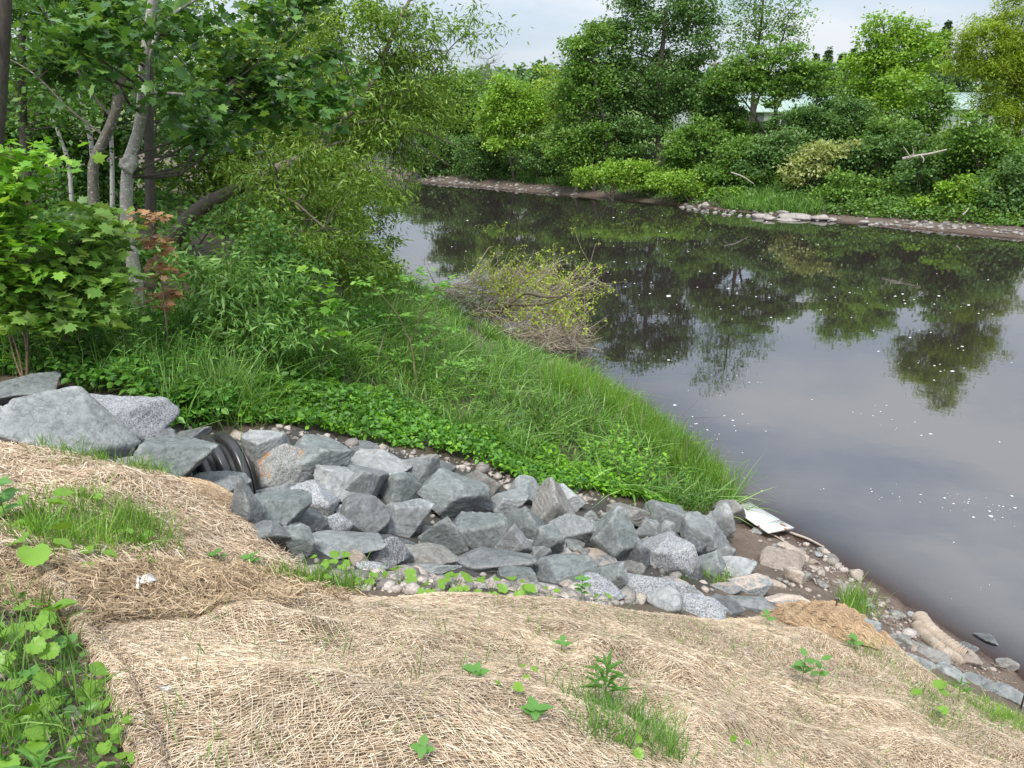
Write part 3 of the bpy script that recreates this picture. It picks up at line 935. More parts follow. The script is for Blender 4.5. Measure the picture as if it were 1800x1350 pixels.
 (1524, 1064, 24, 14, 'p', {}, 'pale stone right behind the grass tuft'),
 (1443, 966, 14, 12, 'b', {}, 'round brown cobble at the end of the driftwood branch'),
 (1452, 970, 16, 12, 'e', {}, 'pale cobble at the tip of the driftwood branch'),
 (1462, 978, 22, 12, 'b', {}, 'flat wet cobble past the driftwood branch at the water'),
 (1438, 976, 16, 10, 'p', {}, 'pale small cobble below the driftwood branch'),
 (1604, 1082, 16, 12, 'p', {}, 'pale stone at the upper end of the ribbed hose'),
 (1578, 1082, 26, 14, 'b', {}, 'long brown stone up the shore from the ribbed hose'),
 (1598, 1136, 26, 22, 'e', dict(flat=True), 'beige flat stone left of the ribbed hose'),
]
for k, (px, py, w, h, kd, kw, lab) in enumerate(ROCKS):
    kw = dict(kw)
    kw.pop('level', 0)
    lv = 5 if w > 58 else (4 if w > 26 else 3)
    nm = 'boulder' if w > 40 else 'stone'
    o = boulder(nm, px, py, w * 1.1, h * 1.08, RM[kd], 100 + k, level=lv, **kw)
    tag(o, lab, nm, 'riprap boulders around the culvert' if (w > 40 and px < 1420) else 'stones on the near shore')

# smaller stones wedged in the gaps between the boulders
r = np.random.default_rng(33)
gap_poly = np.array([(500, 800), (640, 800), (780, 850), (900, 880), (1060, 905), (1230, 925), (1270, 990), (1180, 1030), (1000, 1030), (800, 1000), (600, 985), (470, 960), (470, 880)], float)
gp = scatter_poly(gap_poly, 70, r)
for k, (px, py) in enumerate(gp):
    w = r.uniform(24, 44)
    o = boulder('stone', px, py, w, w * r.uniform(0.65, 0.95), [M_GREY, M_DARK, M_GREEN, M_BROWN, M_PALE][k % 5], 900 + k, level=3, planes=9, sink=0.42)
    tag(o, 'smaller grey stone wedged in a gap between the riprap boulders', 'stone', 'small stones wedged between the boulders')

# small broken stone between and around the boulders
def pebbles(n, pts, size, mat, name, r, spread=0.5):
    D, F = ICO[1]
    protos = []
    for k in range(8):
        V, F_ = rock_shape(1, 900 + k, 8, 0.04)
        protos.append(V)
    protos = np.array(protos)
    s = size * np.exp(r.normal(size=n) * spread)
    a = r.uniform(0, 2 * PI, n)
    sx, sy, sz = s, s * r.uniform(0.6, 1, n), s * r.uniform(0.4, 0.8, n)
    P = protos[r.integers(0, 8, n)]
    x = P[..., 0] * sx[:, None]; y = P[..., 1] * sy[:, None]; z = P[..., 2] * sz[:, None]
    c, s_ = np.cos(a)[:, None], np.sin(a)[:, None]
    V = np.stack([x * c - y * s_, x * s_ + y * c, z], -1)
    g = np.maximum(H(pts[:, 0], pts[:, 1]), -0.02)
    V += np.stack([pts[:, 0], pts[:, 1], g + sz * 0.3], -1)[:, None, :]
    Ff = (F[None] + (np.arange(n) * len(D))[:, None, None]).reshape(-1, 3)
    o = obj(name, V.reshape(-1, 3), Ff, mat, smooth=False, kind='stuff')
    return o
def mat_gravel(name, stops):
    m, nt, b, out = new_mat(name)
    g = N(nt, 'ShaderNodeNewGeometry')
    tc = N(nt, 'ShaderNodeTexCoord'); no = N(nt, 'ShaderNodeTexNoise', Scale=60.0, Detail=4.0)
    nt.links.new(tc.outputs['Object'], no.inputs['Vector'])
    c = mixc(nt, 1.0, ramp(nt, g.outputs['Random Per Island'], stops).outputs['Color'], ramp(nt, no.outputs['Fac'], [(0.3, (0.7, 0.7, 0.7)), (0.7, (1.25, 1.25, 1.25))]).outputs['Color'], 'MULTIPLY')
    nt.links.new(c, b.inputs['Base Color']); b.inputs['Roughness'].default_value = 0.8
    return m
M_GRAVEL = mat_gravel('mixed_gravel', [(0, (0.16, 0.15, 0.14)), (0.4, (0.28, 0.25, 0.22)), (0.7, (0.40, 0.34, 0.29)), (1, (0.5, 0.44, 0.4))])
r = np.random.default_rng(21)
chan = ground_poly([(470, 760), (660, 780), (830, 830), (960, 860), (1100, 885), (1250, 905), (1300, 960), (1290, 1030), (1100, 1060), (900, 1040), (720, 1005), (540, 1000), (470, 930)])
edge = ground_poly([(300, 735), (420, 760), (560, 765), (700, 790), (840, 815), (980, 850), (1080, 875), (1000, 885), (850, 850), (650, 800), (420, 790)])
seam = ground_poly([(520, 990), (660, 1010), (760, 1010), (900, 1030), (1050, 1045), (1140, 1060), (1050, 1068), (900, 1054), (700, 1042), (560, 1025)])
mudp = ground_poly([(1290, 920), (1360, 935), (1440, 970), (1500, 1010), (1560, 1070), (1640, 1110), (1720, 1170), (1799, 1215), (1790, 1240), (1640, 1180), (1530, 1110), (1440, 1060), (1340, 1030)])
strip = ground_poly([(1400, 950), (1450, 972), (1520, 1025), (1600, 1085), (1640, 1100), (1790, 1195), (1799, 1225), (1700, 1190), (1600, 1135), (1530, 1090), (1470, 1040)])
pts = np.vstack([scatter_poly(chan, 500, r), scatter_poly(edge, 600, r), scatter_poly(seam, 900, r)])
pebbles(len(pts), pts, 0.017, M_GRAVEL, 'gravel', r, 0.6)
pts = np.vstack([scatter_poly(mudp, 300, r), scatter_poly(strip, 420, r)])
pebbles(len(pts), pts, 0.012, M_GRAVEL, 'shore_gravel', r, 0.7)

# dead stalks and twigs washed up along the mud
pts = scatter_poly(strip, 90, r)
def debris(pts, L, rad, mat, name, r):
    n = len(pts)
    a = r.uniform(0, 2 * PI, n); l = L * r.uniform(0.5, 1.4, n)
    d = np.stack([np.cos(a), np.sin(a), np.zeros(n)], -1) * l[:, None]
    s = np.linspace(-0.5, 0.5, 4)
    P = np.stack([pts[:, 0], pts[:, 1], np.zeros(n)], -1)[:, None] + d[:, None] * s[None, :, None]
    P += r.normal(size=P.shape) * (l * 0.05)[:, None, None]
    P[..., 2] = np.maximum(H(P[..., 0], P[..., 1]), 0) + rad + np.abs(r.normal(size=P.shape[:2])) * 0.02
    V, F = tubes(P, np.full(P.shape[:2], rad), 4)
    return obj(name, V, F, mat, kind='stuff')
M_TWIG = mat_plain('dry_twig', (0.2, 0.15, 0.11), 0.85, (0.34, 0.27, 0.21), 14)
debris(pts, 0.16, 0.004, M_TWIG, 'shore_debris', r)

# ------------------------------------------------------------------ black corrugated culvert pipe
M_PIPE = mat_plain('black_plastic', (0.022, 0.022, 0.025), 0.3, (0.055, 0.052, 0.05), 5.0, 0.0, 0.6)
axis = norm(np.array([0.74, 0.66, -0.07]))
pc = at(393, 765, 5.6) - np.array([0, 0, 0.43])
pipe = thing('culvert_pipe', pc, 'black corrugated plastic drain pipe sticking out between the boulders', 'pipe')
b1 = norm(np.cross(axis, [0, 0, 1])); b2 = np.cross(b1, axis)
def revolve(profile, seg=56):
    p = np.array(profile); a = np.arange(seg) * 2 * PI / seg
    ringv = np.cos(a)[:, None] * b1 + np.sin(a)[:, None] * b2
    V = pc + p[:, 0][:, None, None] * axis + p[:, 1][:, None, None] * ringv[None]
    n = len(p); k = np.arange(n - 1)[:, None]; s = np.arange(seg)[None]
    q = np.stack([k * seg + s, k * seg + (s + 1) % seg, (k + 1) * seg + (s + 1) % seg, (k + 1) * seg + s], -1).reshape(-1, 4)
    return V.reshape(-1, 3), q
V, F = revolve([(-1.7, 0.36), (0.052, 0.36), (0.055, 0.375), (0.06, 0.37), (0.06, 0.345), (0.055, 0.34), (-1.7, 0.34)])
obj('barrel', V, F, M_PIPE, parent=pipe, smooth=True)
for k in range(11):
    s0 = -0.012 - 0.138 * k
    V, F = revolve([(s0 - 0.045, 0.37), (s0 - 0.04, 0.402), (s0 - 0.031, 0.422), (s0 - 0.016, 0.431), (s0 + 0.016, 0.431), (s0 + 0.031, 0.422), (s0 + 0.04, 0.402), (s0 + 0.045, 0.37)])
    obj('ridge', V, F, M_PIPE, parent=pipe, smooth=True)

# ------------------------------------------------------------------ straw erosion mats
NOISE_S = 5
def hump(x, y):
    p = xyz(x, y)
    a = vnoise(p * np.array([2.3, 2.9, 1]), NOISE_S); b_ = vnoise(p * np.array([5.0, 6.5, 1]) + 9, NOISE_S + 1); c_ = vnoise(p * 13, NOISE_S + 2)
    return 0.068 * np.maximum(a + 0.15, -0.2) + 0.036 * b_ + 0.010 * c_
def mat_surface(poly, lift=0.025):
    """height of a mat above its ground, falling to the ground at its border"""
    pl = np.vstack([poly, poly[:1]])
    def f(x, y):
        x = np.asarray(x, float); y = np.asarray(y, float)
        d = np.abs(poly_dist(np.stack([x, y], -1), pl))
        e = sstep(0.0, 0.10, d)
        return H(x, y) + (0.012 + lift * e + np.maximum(hump(x, y), -0.02) * sstep(0.0, 0.55, d))
    return f
M_MAT = mat_plain('mat_backing', (0.11, 0.078, 0.05), 0.9, (0.26, 0.19, 0.12), 30.0, 0.8)
M_MAT2 = mat_plain('coir_backing', (0.22, 0.145, 0.08), 0.9, (0.36, 0.25, 0.15), 30.0, 0.9)
ST = [(0, (0.24, 0.165, 0.10)), (0.3, (0.50, 0.375, 0.25)), (0.7, (0.70, 0.57, 0.425)), (1, (0.80, 0.71, 0.575))]
ST2 = [(0, (0.29, 0.185, 0.10)), (0.45, (0.48, 0.335, 0.20)), (1, (0.66, 0.50, 0.33))]
ST3 = [(0, (0.18, 0.125, 0.075)), (0.4, (0.38, 0.275, 0.165)), (1, (0.64, 0.51, 0.35))]
M_STRAW, M_COIR, M_OLDSTRAW = mat_strand('straw', ST), mat_strand('coir', ST2), mat_strand('old_straw', ST3)
M_NET = mat_strand('jute_net', [(0, (0.55, 0.43, 0.29)), (1, (0.74, 0.62, 0.46))])
def grid_mesh(poly, f, step):
    lo, hi = poly.min(0) - step, poly.max(0) + step
    x = np.arange(lo[0], hi[0], step); y = np.arange(lo[1], hi[1], step)
    X, Y = np.meshgrid(x, y)
    ins = in_poly(X, Y, poly)
    n = len(x)
    i = (np.arange(len(y) - 1)[:, None] * n + np.arange(n - 1)[None, :]).ravel()
    F = np.stack([i, i + 1, i + n + 1, i + n], -1)
    F = F[ins.ravel()[F].all(1)]
    u = np.unique(F); rm = np.zeros(X.size, int); rm[u] = np.arange(len(u))
    xs, ys = X.ravel()[u], Y.ravel()[u]
    return np.stack([xs, ys, f(xs, ys)], -1), rm[F]
def strands(x, y, f, ang, L, w, r, lift=0.012, arch=0.01, curl=0.5, step=2):
    """dry stalks lying on a surface: two-step ribbons"""
    n = len(x)
    dth = r.normal(size=n) * curl
    V = []
    lf = np.abs(r.normal(size=n)) * lift
    end = r.normal(size=(n, 2)) * arch
    xs, ys, zs = [], [], []
    for k, s in enumerate((-0.5, 0.0, 0.5)):
        th = ang + dth * s
        xs.append(x + np.cos(th) * L * s); ys.append(y + np.sin(th) * L * s)
        zs.append(f(xs[-1], ys[-1]) + lf + (0 if k == 1 else end[:, k // 2]) + 0.003)
    P = np.stack([np.stack(q, -1) for q in zip(xs, ys, zs)], 1)
    side = np.stack([-np.sin(ang), np.cos(ang), r.normal(size=n) * 0.5], -1) * (w * 0.5)[:, None]
    if step == 1:
        P = P[:, [0, 2]]
    V = np.concatenate([P - side[:, None], P + side[:, None]], 2).reshape(n, -1, 3)
    if step == 1:
        t = np.array([(0, 2, 3), (0, 3, 1)])
        return V.reshape(-1, 3), (t[None] + (np.arange(n) * 4)[:, None, None]).reshape(-1, 3)
    t = np.array([(0, 2, 3), (0, 3, 1), (2, 4, 5), (2, 5, 3)])
    return V.reshape(-1, 3), (t[None] + (np.arange(n) * 6)[:, None, None]).reshape(-1, 3)
def comb(x, y):
    return 0.42 + 0.75 * vnoise(xyz(x, y) * np.array([1.9, 2.4, 1]), 31) + 0.35 * vnoise(xyz(x, y) * 5.0, 33)
HEM_PX = [(-60, 968), (20, 985), (70, 1010), (112, 1055), (148, 1118), (182, 1165), (213, 1212), (235, 1275), (262, 1345), (285, 1405), (300, 1450)]
MAT_PX = HEM_PX[:0] + [(-60, 972), (20, 985), (70, 1008), (112, 1055), (148, 1118), (182, 1165), (213, 1212), (235, 1275), (262, 1345), (285, 1405), (300, 1450),
          (1960, 1450), (1950, 1380), (1880, 1310), (1800, 1262), (1720, 1226), (1650, 1196), (1570, 1134), (1500, 1096), (1430, 1072), (1340, 1084), (1250, 1092), (1150, 1082), (1050, 1067),
          (900, 1053), (760, 1046), (640, 1056), (560, 1046), (500, 1018), (400, 1000), (300, 1000), (150, 1010)]
mat_poly = ground_poly(MAT_PX)
mat_f = mat_surface(mat_poly)
bl = thing('erosion_mat', (0, 3, H(0, 3)), 'large straw erosion mat under fine netting spread over the foreground slope', 'erosion mat')
V, F = grid_mesh(mat_poly, mat_f, 0.03)
obj('backing', V, F, M_MAT, parent=bl, smooth=True)
r = np.random.default_rng(5)
ar = area(mat_poly)
q = scatter_poly(mat_poly, 185000, r)
d_ = np.hypot(q[:, 0], q[:, 1])
q = q[r.uniform(0, 1, len(q)) < np.clip(3.6 / d_, 0.35, 1)]
px_, py_ = project(np.stack([q[:, 0], q[:, 1], H(q[:, 0], q[:, 1])], -1))
old = (r.uniform(0, 1, len(q)) < 0.85) & ((px_ < 640 + 60 * vnoise(xyz(q[:, 0], q[:, 1]) * 5)) & (py_ < 1130 - 0.07 * px_ + 40 * vnoise(xyz(q[:, 0], q[:, 1]) * 4, 8)))
hem_d = np.abs(poly_dist(q, ground_poly(HEM_PX)))
a0 = comb(q[:, 0], q[:, 1])
n = len(q)
ang = a0 + r.normal(size=n) * 0.5
new_ = ~old
sel = new_
d_ = np.hypot(q[:, 0], q[:, 1])
nr = sel & (d_ < 2.9) & (r.uniform(0, 1, len(q)) < 0.55); fr = sel & ~nr
V, F = cat([strands(q[nr, 0], q[nr, 1], mat_f, ang[nr], r.uniform(0.02, 0.055, nr.sum()), r.uniform(0.0011, 0.0021, nr.sum()), r, 0.004, 0.004, 1.1),
            strands(q[fr, 0], q[fr, 1], mat_f, ang[fr], r.uniform(0.015, 0.05, fr.sum()), r.uniform(0.0012, 0.0026, fr.sum()), r, 0.005, 0.004, 0.8, 1)])
obj('straw', V, F, M_STRAW, parent=bl, kind='stuff')
sel = old
V, F = strands(q[sel, 0], q[sel, 1], mat_f, r.uniform(0, PI, sel.sum()), r.uniform(0.04, 0.12, sel.sum()), r.uniform(0.0016, 0.0034, sel.sum()), r, 0.022, 0.016, 0.8)
obj('old_straw', V, F, M_OLDSTRAW, parent=bl, kind='stuff')
# netting: fine wavy threads both ways over the straw
def netting(poly, f, th, gap, width, parent, mat, r, skip=None, g2=2.6):
    c = poly.mean(0); R = np.abs(poly - c).max() * 1.5
    parts = []
    for a, g in ((th, gap), (th + PI / 2, gap * g2)):
        u = np.arange(-R, R, g); s = np.arange(-R, R, 0.03)
        S, U = np.meshgrid(s, u)
        dx, dy = math.cos(a), math.sin(a)
        X = c[0] + S * dx - U * dy; Y = c[1] + S * dy + U * dx
        p = xyz(X.ravel(), Y.ravel())
        off = (0.02 * vnoise(p * 5, 41) + 0.006 * vnoise(p * 19, 43) + 0.08 * vnoise(p * 1.4, 45)).reshape(X.shape)
        X = X - off * dy; Y = Y + off * dx
        ins = in_poly(X, Y, poly)
        if skip is not None:
            ins &= ~skip(X, Y)
        Z = np.zeros_like(X); Z[ins] = f(X[ins], Y[ins]) + 0.011
        A = np.stack([X + dy * width / 2, Y - dx * width / 2, Z], -1); B = np.stack([X - dy * width / 2, Y + dx * width / 2, Z], -1)
        n = X.size
        V = np.vstack([A.reshape(-1, 3), B.reshape(-1, 3)])
        i = (np.arange(len(u))[:, None] * len(s) + np.arange(len(s) - 1)[None]).ravel()
        ok = ins.ravel()[i] & ins.ravel()[i + 1]; i = i[ok]
        F = np.vstack([np.stack([i, i + 1, i + 1 + n], -1), np.stack([i, i + 1 + n, i + n], -1)])
        un = np.unique(F); rm = np.zeros(len(V), int); rm[un] = np.arange(len(un))
        parts.append((V[un], rm[F]))
    V, F = cat(parts)
    return obj('netting', V, F, mat, parent=parent, kind='stuff')
netting(mat_poly, mat_f, 0.45, 0.0125, 0.0014, bl, M_NET, r)
# the rolled hem along the left edge
hp, ht_ = hit([p[0] for p in HEM_PX], [p[1] for p in HEM_PX])
hs_ = spline(hp, 70)
hs_[:, 2] = H(hs_[:, 0], hs_[:, 1]) + 0.024
hr = 0.026 + 0.007 * vnoise(hs_ * 4, 51)
V, F = tubes(hs_, hr, 14)
hem = obj('hem', V, F, M_MAT, parent=bl, smooth=True)
def wrap_strands(path, rad, n, L, w, r, along=0.5):
    k = r.uniform(0, len(path) - 1.001, n); i = k.astype(int); t = (k - i)[:, None]
    C = path[i] * (1 - t) + path[i + 1] * t
    T = norm(path[i + 1] - path[i]); A = norm(np.cross(T, [0, 0, 1.0])); B = np.cross(A, T)
    ph = r.uniform(-0.6, PI + 0.6, n); R = np.interp(k, np.arange(len(path)), rad)
    al = r.normal(size=n) * along
    P = []
    for s in (-0.5, 0, 0.5):
        p2 = ph + s * L * np.cos(al) / R
        rr = (R + np.abs(r.normal(size=n)) * 0.006 + 0.002)[:, None]
        P.append(C + T * (s * L * np.sin(al))[:, None] + rr * (np.cos(p2)[:, None] * A + np.sin(p2)[:, None] * B))
    P = np.stack(P, 1)
    V, F = tubes(P, np.repeat((w / 2)[:, None], 3, 1), 3)
    return V, F
V, F = wrap_strands(hs_, hr, 4800, r.uniform(0.02, 0.06, 4800), r.uniform(0.0014, 0.0028, 4800), r, 0.9)
obj('hem_straw', V, F, M_STRAW, parent=bl, kind='stuff')

UP_PX = [(-60, 788), (60, 795), (110, 803), (200, 828), (300, 848), (350, 846), (402, 858), (438, 896), (470, 950), (505, 985), (530, 1008), (470, 1018), (400, 1003), (300, 1003), (150, 1012), (60, 1000), (-60, 972)]
up_poly = ground_poly(UP_PX)
up_f = mat_surface(up_poly, 0.03)
bl2 = thing('erosion_mat', (-2, 3.3, H(-2, 3.3)), 'smaller straw mat draped over the mound below the big left boulders, grass growing through', 'erosion mat')
V, F = grid_mesh(up_poly, up_f, 0.025)
obj('backing', V, F, M_MAT2, parent=bl2, smooth=True)
q = scatter_poly(up_poly, 30000, r)
px_, py_ = project(np.stack([q[:, 0], q[:, 1], H(q[:, 0], q[:, 1])], -1))
lip = (py_ < 870 + 0.62 * (px_ - 330)) & (px_ > 250)
sel = ~lip
V, F = strands(q[sel, 0], q[sel, 1], up_f, r.uniform(0, PI, sel.sum()), r.uniform(0.06, 0.15, sel.sum()), r.uniform(0.002, 0.0035, sel.sum()), r, 0.014, 0.012, 0.7)
obj('straw', V, F, M_STRAW, parent=bl2, kind='stuff')
sel = lip
V, F = strands(q[sel, 0], q[sel, 1], up_f, 0.3 + r.normal(size=sel.sum()) * 0.9, r.uniform(0.03, 0.07, sel.sum()), r.uniform(0.002, 0.003, sel.sum()), r, 0.005, 0.004, 0.7)
obj('coir_lip', V, F, M_COIR, parent=bl2, kind='stuff')
netting(up_poly, up_f, 0.2, 0.02, 0.0025, bl2, M_NET, r)

FOLD_PX = [(1335, 1088), (1370, 1072), (1425, 1064), (1480, 1078), (1540, 1112), (1585, 1150), (1540, 1152), (1490, 1135), (1440, 1120), (1390, 1108)]
fo_poly = ground_poly(FOLD_PX)
_pl = np.vstack([fo_poly, fo_poly[:1]])
def fold_f(x, y):
    d = np.abs(poly_dist(np.stack([x, y], -1), _pl))
    w_ = x * 0.8 - y * 0.6
    return H(x, y) + 0.10 * np.sqrt(np.clip(d / 0.22, 0, 1)) + 0.012 * np.sin(w_ * 70) * sstep(0.0, 0.1, d) + 0.02 * vnoise(xyz(x, y) * 6, 61) + 0.02
bl3 = thing('erosion_mat', (*fo_poly.mean(0), float(H(*fo_poly.mean(0)))), 'bulging brown coir mat fold on the edge of the straw mat near the mud', 'erosion mat')
V, F = grid_mesh(fo_poly, fold_f, 0.015)
obj('backing', V, F, M_MAT2, parent=bl3, smooth=True)
q = scatter_poly(fo_poly, 7000, r)
V, F = strands(q[:, 0], q[:, 1], fold_f, -0.9 + r.normal(size=len(q)) * 0.4, r.uniform(0.03, 0.08, len(q)), r.uniform(0.002, 0.004, len(q)), r, 0.005, 0.003, 0.5)
obj('coir', V, F, M_COIR, parent=bl3, kind='stuff')

# ------------------------------------------------------------------ odds and ends on the shore
M_WHITE = mat_plain('white_board', (0.58, 0.56, 0.52), 0.5, (0.80, 0.80, 0.78), 9.0)
m, nt, b, out = new_mat('stained_white_board')
tc = N(nt, 'ShaderNodeTexCoord'); no = N(nt, 'ShaderNodeTexNoise', Scale=7.0, Detail=4.0)
nt.links.new(tc.outputs['Object'], no.inputs['Vector'])
nt.links.new(ramp(nt, no.outputs['Fac'], [(0.60, (0.78, 0.77, 0.74)), (0.66, (0.40, 0.20, 0.07))]).outputs['Color'], b.inputs['Base Color'])
M_WHITE2 = m
def slab(name, pxs, lifts, th, mat, parent):
    P = np.array([hit1(px, py, l)[0] for (px, py), l in zip(pxs, lifts)])
    n = len(P)
    V = np.vstack([P, P - [0, 0, th]])
    F = [[0, i, i + 1] for i in range(1, n - 1)] + [[n, n + i + 1, n + i] for i in range(1, n - 1)]
    for i in range(n):
        j = (i + 1) % n
        F += [[i, n + i, n + j], [i, n + j, j]]
    return obj(name, V, np.array(F), mat, parent=parent)
bc, _ = hit1(1345, 910)
bd = thing('board', bc, 'cracked white board lying at the water edge at the tip of the grass', 'board')
slab('panel', [(1297, 888), (1318, 883), (1371, 913), (1331, 922), (1304, 904)], [0.12, 0.10, 0.09, 0.12, 0.14], 0.025, M_WHITE, bd)
slab('panel', [(1372, 914.5), (1396, 927), (1351, 935), (1333, 923.5)], [0.085, 0.08, 0.11, 0.115], 0.025, M_WHITE2, bd)['label'] = 'smaller panel with a rusty streak'

M_HOSE = mat_plain('sandy_plastic_hose', (0.30, 0.24, 0.185), 0.7, (0.46, 0.38, 0.30), 9.0)
def hose(pxs, rad, label, rib=0.05):
    P, _ = hit([p[0] for p in pxs], [p[1] for p in pxs], rad * 0.9)
    L = np.linalg.norm(np.diff(P, axis=0), axis=1).sum()
    n = int(L / rib) * 6
    C = spline(P, n)
    s = np.arange(n)
    R = rad * (1 + 0.22 * np.sign(np.sin(s * 2 * PI / 6 + 0.01)) * np.abs(np.sin(s * 2 * PI / 6)) ** 0.5)
    V, F = tubes(C, R, 16, cap=False)
    o = obj('drain_hose', V, F, M_HOSE, loc=P[len(P) // 2], smooth=True)
    tag(o, label, 'hose', 'ribbed hoses on the shore')
hose([(1617, 1086), (1632, 1106), (1655, 1126), (1678, 1142), (1697, 1153)], 0.068, 'sandy ribbed drain hose lying along the waterline, the upper and thicker one')
hose([(1612, 1100), (1630, 1122), (1655, 1143), (1682, 1160)], 0.05, 'thinner half buried ribbed hose just below the thicker hose')

M_DRIFT = mat_plain('driftwood', (0.36, 0.29, 0.235), 0.85, (0.52, 0.45, 0.38), 16.0, 0.3)
P, _ = hit([1370, 1395, 1420, 1449], [927, 938, 947, 962], 0.02)
V, F = limb(P, 0.016, 0.011, 16, 7, 3, 0.15)
tag(obj('driftwood_branch', V, F, M_DRIFT, loc=P[1], smooth=True), 'bare driftwood branch running from the white board along the waterline', 'branch')
for k, (a, b_, lab) in enumerate([((1334, 930), (1392, 962), 'short dead stick below the white board pointing at the slab'), ((1372, 944), (1382, 970), 'short upright stick end under the white board'),
                                ((1415, 1005), (1436, 1028), 'dark stick lying beside the big beige slab')]):
    P, _ = hit([a[0], (a[0] + b_[0]) / 2 + 3, b_[0]], [a[1], (a[1] + b_[1]) / 2 - 2, b_[1]], 0.02)
    V, F = limb(P, 0.012, 0.008, 10, 6, 7 + k, 0.15)
    tag(obj('stick', V, F, M_DRIFT, loc=P[0], smooth=True), lab, 'stick')
# thin stakes pinned through the mats
M_STAKE = mat_plain('rusty_steel', (0.05, 0.032, 0.024), 0.7, (0.09, 0.055, 0.04), 30)
for (px, py, hpx, lab) in ((1465, 1090, 42, 'thin dark stake standing at the mat edge by the grass tuft'), (1794, 1246, 62, 'thin dark stake at the right end of the mat edge')):
    P, t = hit1(px, py)
    hh = hpx * t / FPX * 1.05
    V, F = tubes(np.array([P - [0, 0, 0.1], P + [0, 0, hh * 0.5], P + [0.004, 0, hh]]), np.full(3, 0.007), 6, cap=True)
    st = thing('stake', P, lab, 'stake')
    obj('rod', V, F, M_STAKE, parent=st)
    V, F = tubes(np.array([P + [-0.02, 0, hh - 0.012], P + [0, 0, hh], P + [0.02, 0, hh - 0.012]]), np.full(3, 0.006), 6, cap=True)
    obj('hook', V, F, M_STAKE, parent=st)
# litter on the mat: a torn white scrap and its strip
M_SCRAP = mat_plain('white_scrap', (0.78, 0.78, 0.76), 0.5, (0.62, 0.6, 0.56), 20)
def scrap(pts, th, name, lab):
    P = []
    for px, py, l in pts:
        p, _ = hit1(px, py, 0.05); p[2] = mat_f(np.array([p[0]]), np.array([p[1]]))[0] + l + (0.025 if name == 'plastic_scrap' else 0.008); P.append(p)
    P = np.array(P); n = len(P)
    V = np.vstack([P, P - [0, 0, th]])
    F = [[0, i, i + 1] for i in range(1, n - 1)] + [[n, n + i + 1, n + i] for i in range(1, n - 1)]
    for i in range(n):
        j = (i + 1) % n
        F += [[i, n + i, n + j], [i, n + j, j]]
    tag(obj(name, V, np.array(F), M_SCRAP, loc=P[0]), lab, 'litter')
scrap([(247, 1036, 0.022), (254, 1030, 0.035), (268, 1028, 0.036), (280, 1035, 0.022), (262, 1037, 0.02)], 0.003, 'plastic_scrap', 'torn white scrap lying on the old straw at upper left of the mat')
scrap([(241, 1046, 0.018), (243, 1026, 0.026), (248, 1027, 0.03), (246, 1046, 0.02)], 0.003, 'plastic_scrap', 'short grey white strip next to the torn white scrap')
scrap([(276, 1214, 0.02), (290, 1219, 0.022), (303, 1217, 0.03), (296, 1221, 0.016)], 0.003, 'paper_scrap', 'curled tan paper scrap beside the rolled hem of the mat')

# ------------------------------------------------------------------ foam drifting on the river
M_FOAM = mat_plain('foam', (0.75, 0.75, 0.74), 0.7)
r = np.random.default_rng(77)
n = 400
fx = r.uniform(1040, 1830, n); fy = 330 + 800 * r.uniform(0, 1, n) ** 1.15
fx[:150] = r.uniform(720, 1500, 150); fy[:150] = r.uniform(360, 560, 150)
for k in range(14):                                        # drifting streaks
    a = 150 + k * 14
    fx[a:a + 14] = r.uniform(1100, 1750) + r.normal(size=14) * 70; fy[a:a + 14] = r.uniform(420, 1000) + r.normal(size=14) * 9 + (fx[a:a + 14] - fx[a]) * 0.25
P, t = hit(fx, fy)
P = P[(H(P[:, 0], P[:, 1]) < -0.05)]
n = len(P)
a = np.arange(7) * 2 * PI / 7
rad = 0.0075 * np.exp(r.normal(size=n) * 0.55) * np.clip(np.hypot(P[:, 0], P[:, 1]) / 9, 0.8, 2.6)
ring_ = rad[:, None] * (1 + 0.35 * r.uniform(-1, 1, (n, 7)))
V = np.zeros((n, 8, 3)); V[:] = P[:, None]
el = r.uniform(0.5, 1, n)[:, None]
V[:, 1:, 0] += np.cos(a) * ring_; V[:, 1:, 1] += np.sin(a) * ring_ * el
V[:, 0, 2] = 0.004 + rad * 0.35; V[:, 1:, 2] = 0.003
t_ = np.array([[0, k + 1, (k + 1) % 7 + 1] for k in range(7)])
obj('foam', V.reshape(-1, 3), (t_[None] + (np.arange(n) * 8)[:, None, None]).reshape(-1, 3), M_FOAM, kind='stuff')
# ------------------------------------------------------------------ foliage materials
LF_GRASS = mat_leaf('grass_blade', (0.045, 0.105, 0.020), (0.09, 0.195, 0.035), (0.24, 0.36, 0.11), 0.38, 0.4)
LF_GRASS2 = mat_leaf('young_grass', (0.06, 0.13, 0.018), (0.105, 0.21, 0.030), (0.21, 0.33, 0.065), 0.38, 0.42)
LF_CLOVER = mat_leaf('low_cover_leaf', (0.055, 0.14, 0.010), (0.11, 0.25, 0.018), (0.19, 0.36, 0.035), 0.32, 0.45)
LF_WEED = mat_leaf('weed_leaf', (0.035, 0.10, 0.014), (0.065, 0.17, 0.024), (0.13, 0.27, 0.045), 0.35, 0.45)
LF_MAPLE = mat_leaf('maple_leaf', (0.030, 0.080, 0.018), (0.055, 0.13, 0.027), (0.125, 0.225, 0.05), 0.36, 0.36)
LF_SAPM = mat_leaf('sapling_maple_leaf', (0.075, 0.155, 0.03), (0.125, 0.225, 0.045), (0.22, 0.31, 0.085), 0.35, 0.42)
LF_SAPB = mat_leaf('bright_maple_leaf', (0.07, 0.17, 0.018), (0.13, 0.28, 0.03), (0.23, 0.40, 0.055), 0.38, 0.42)
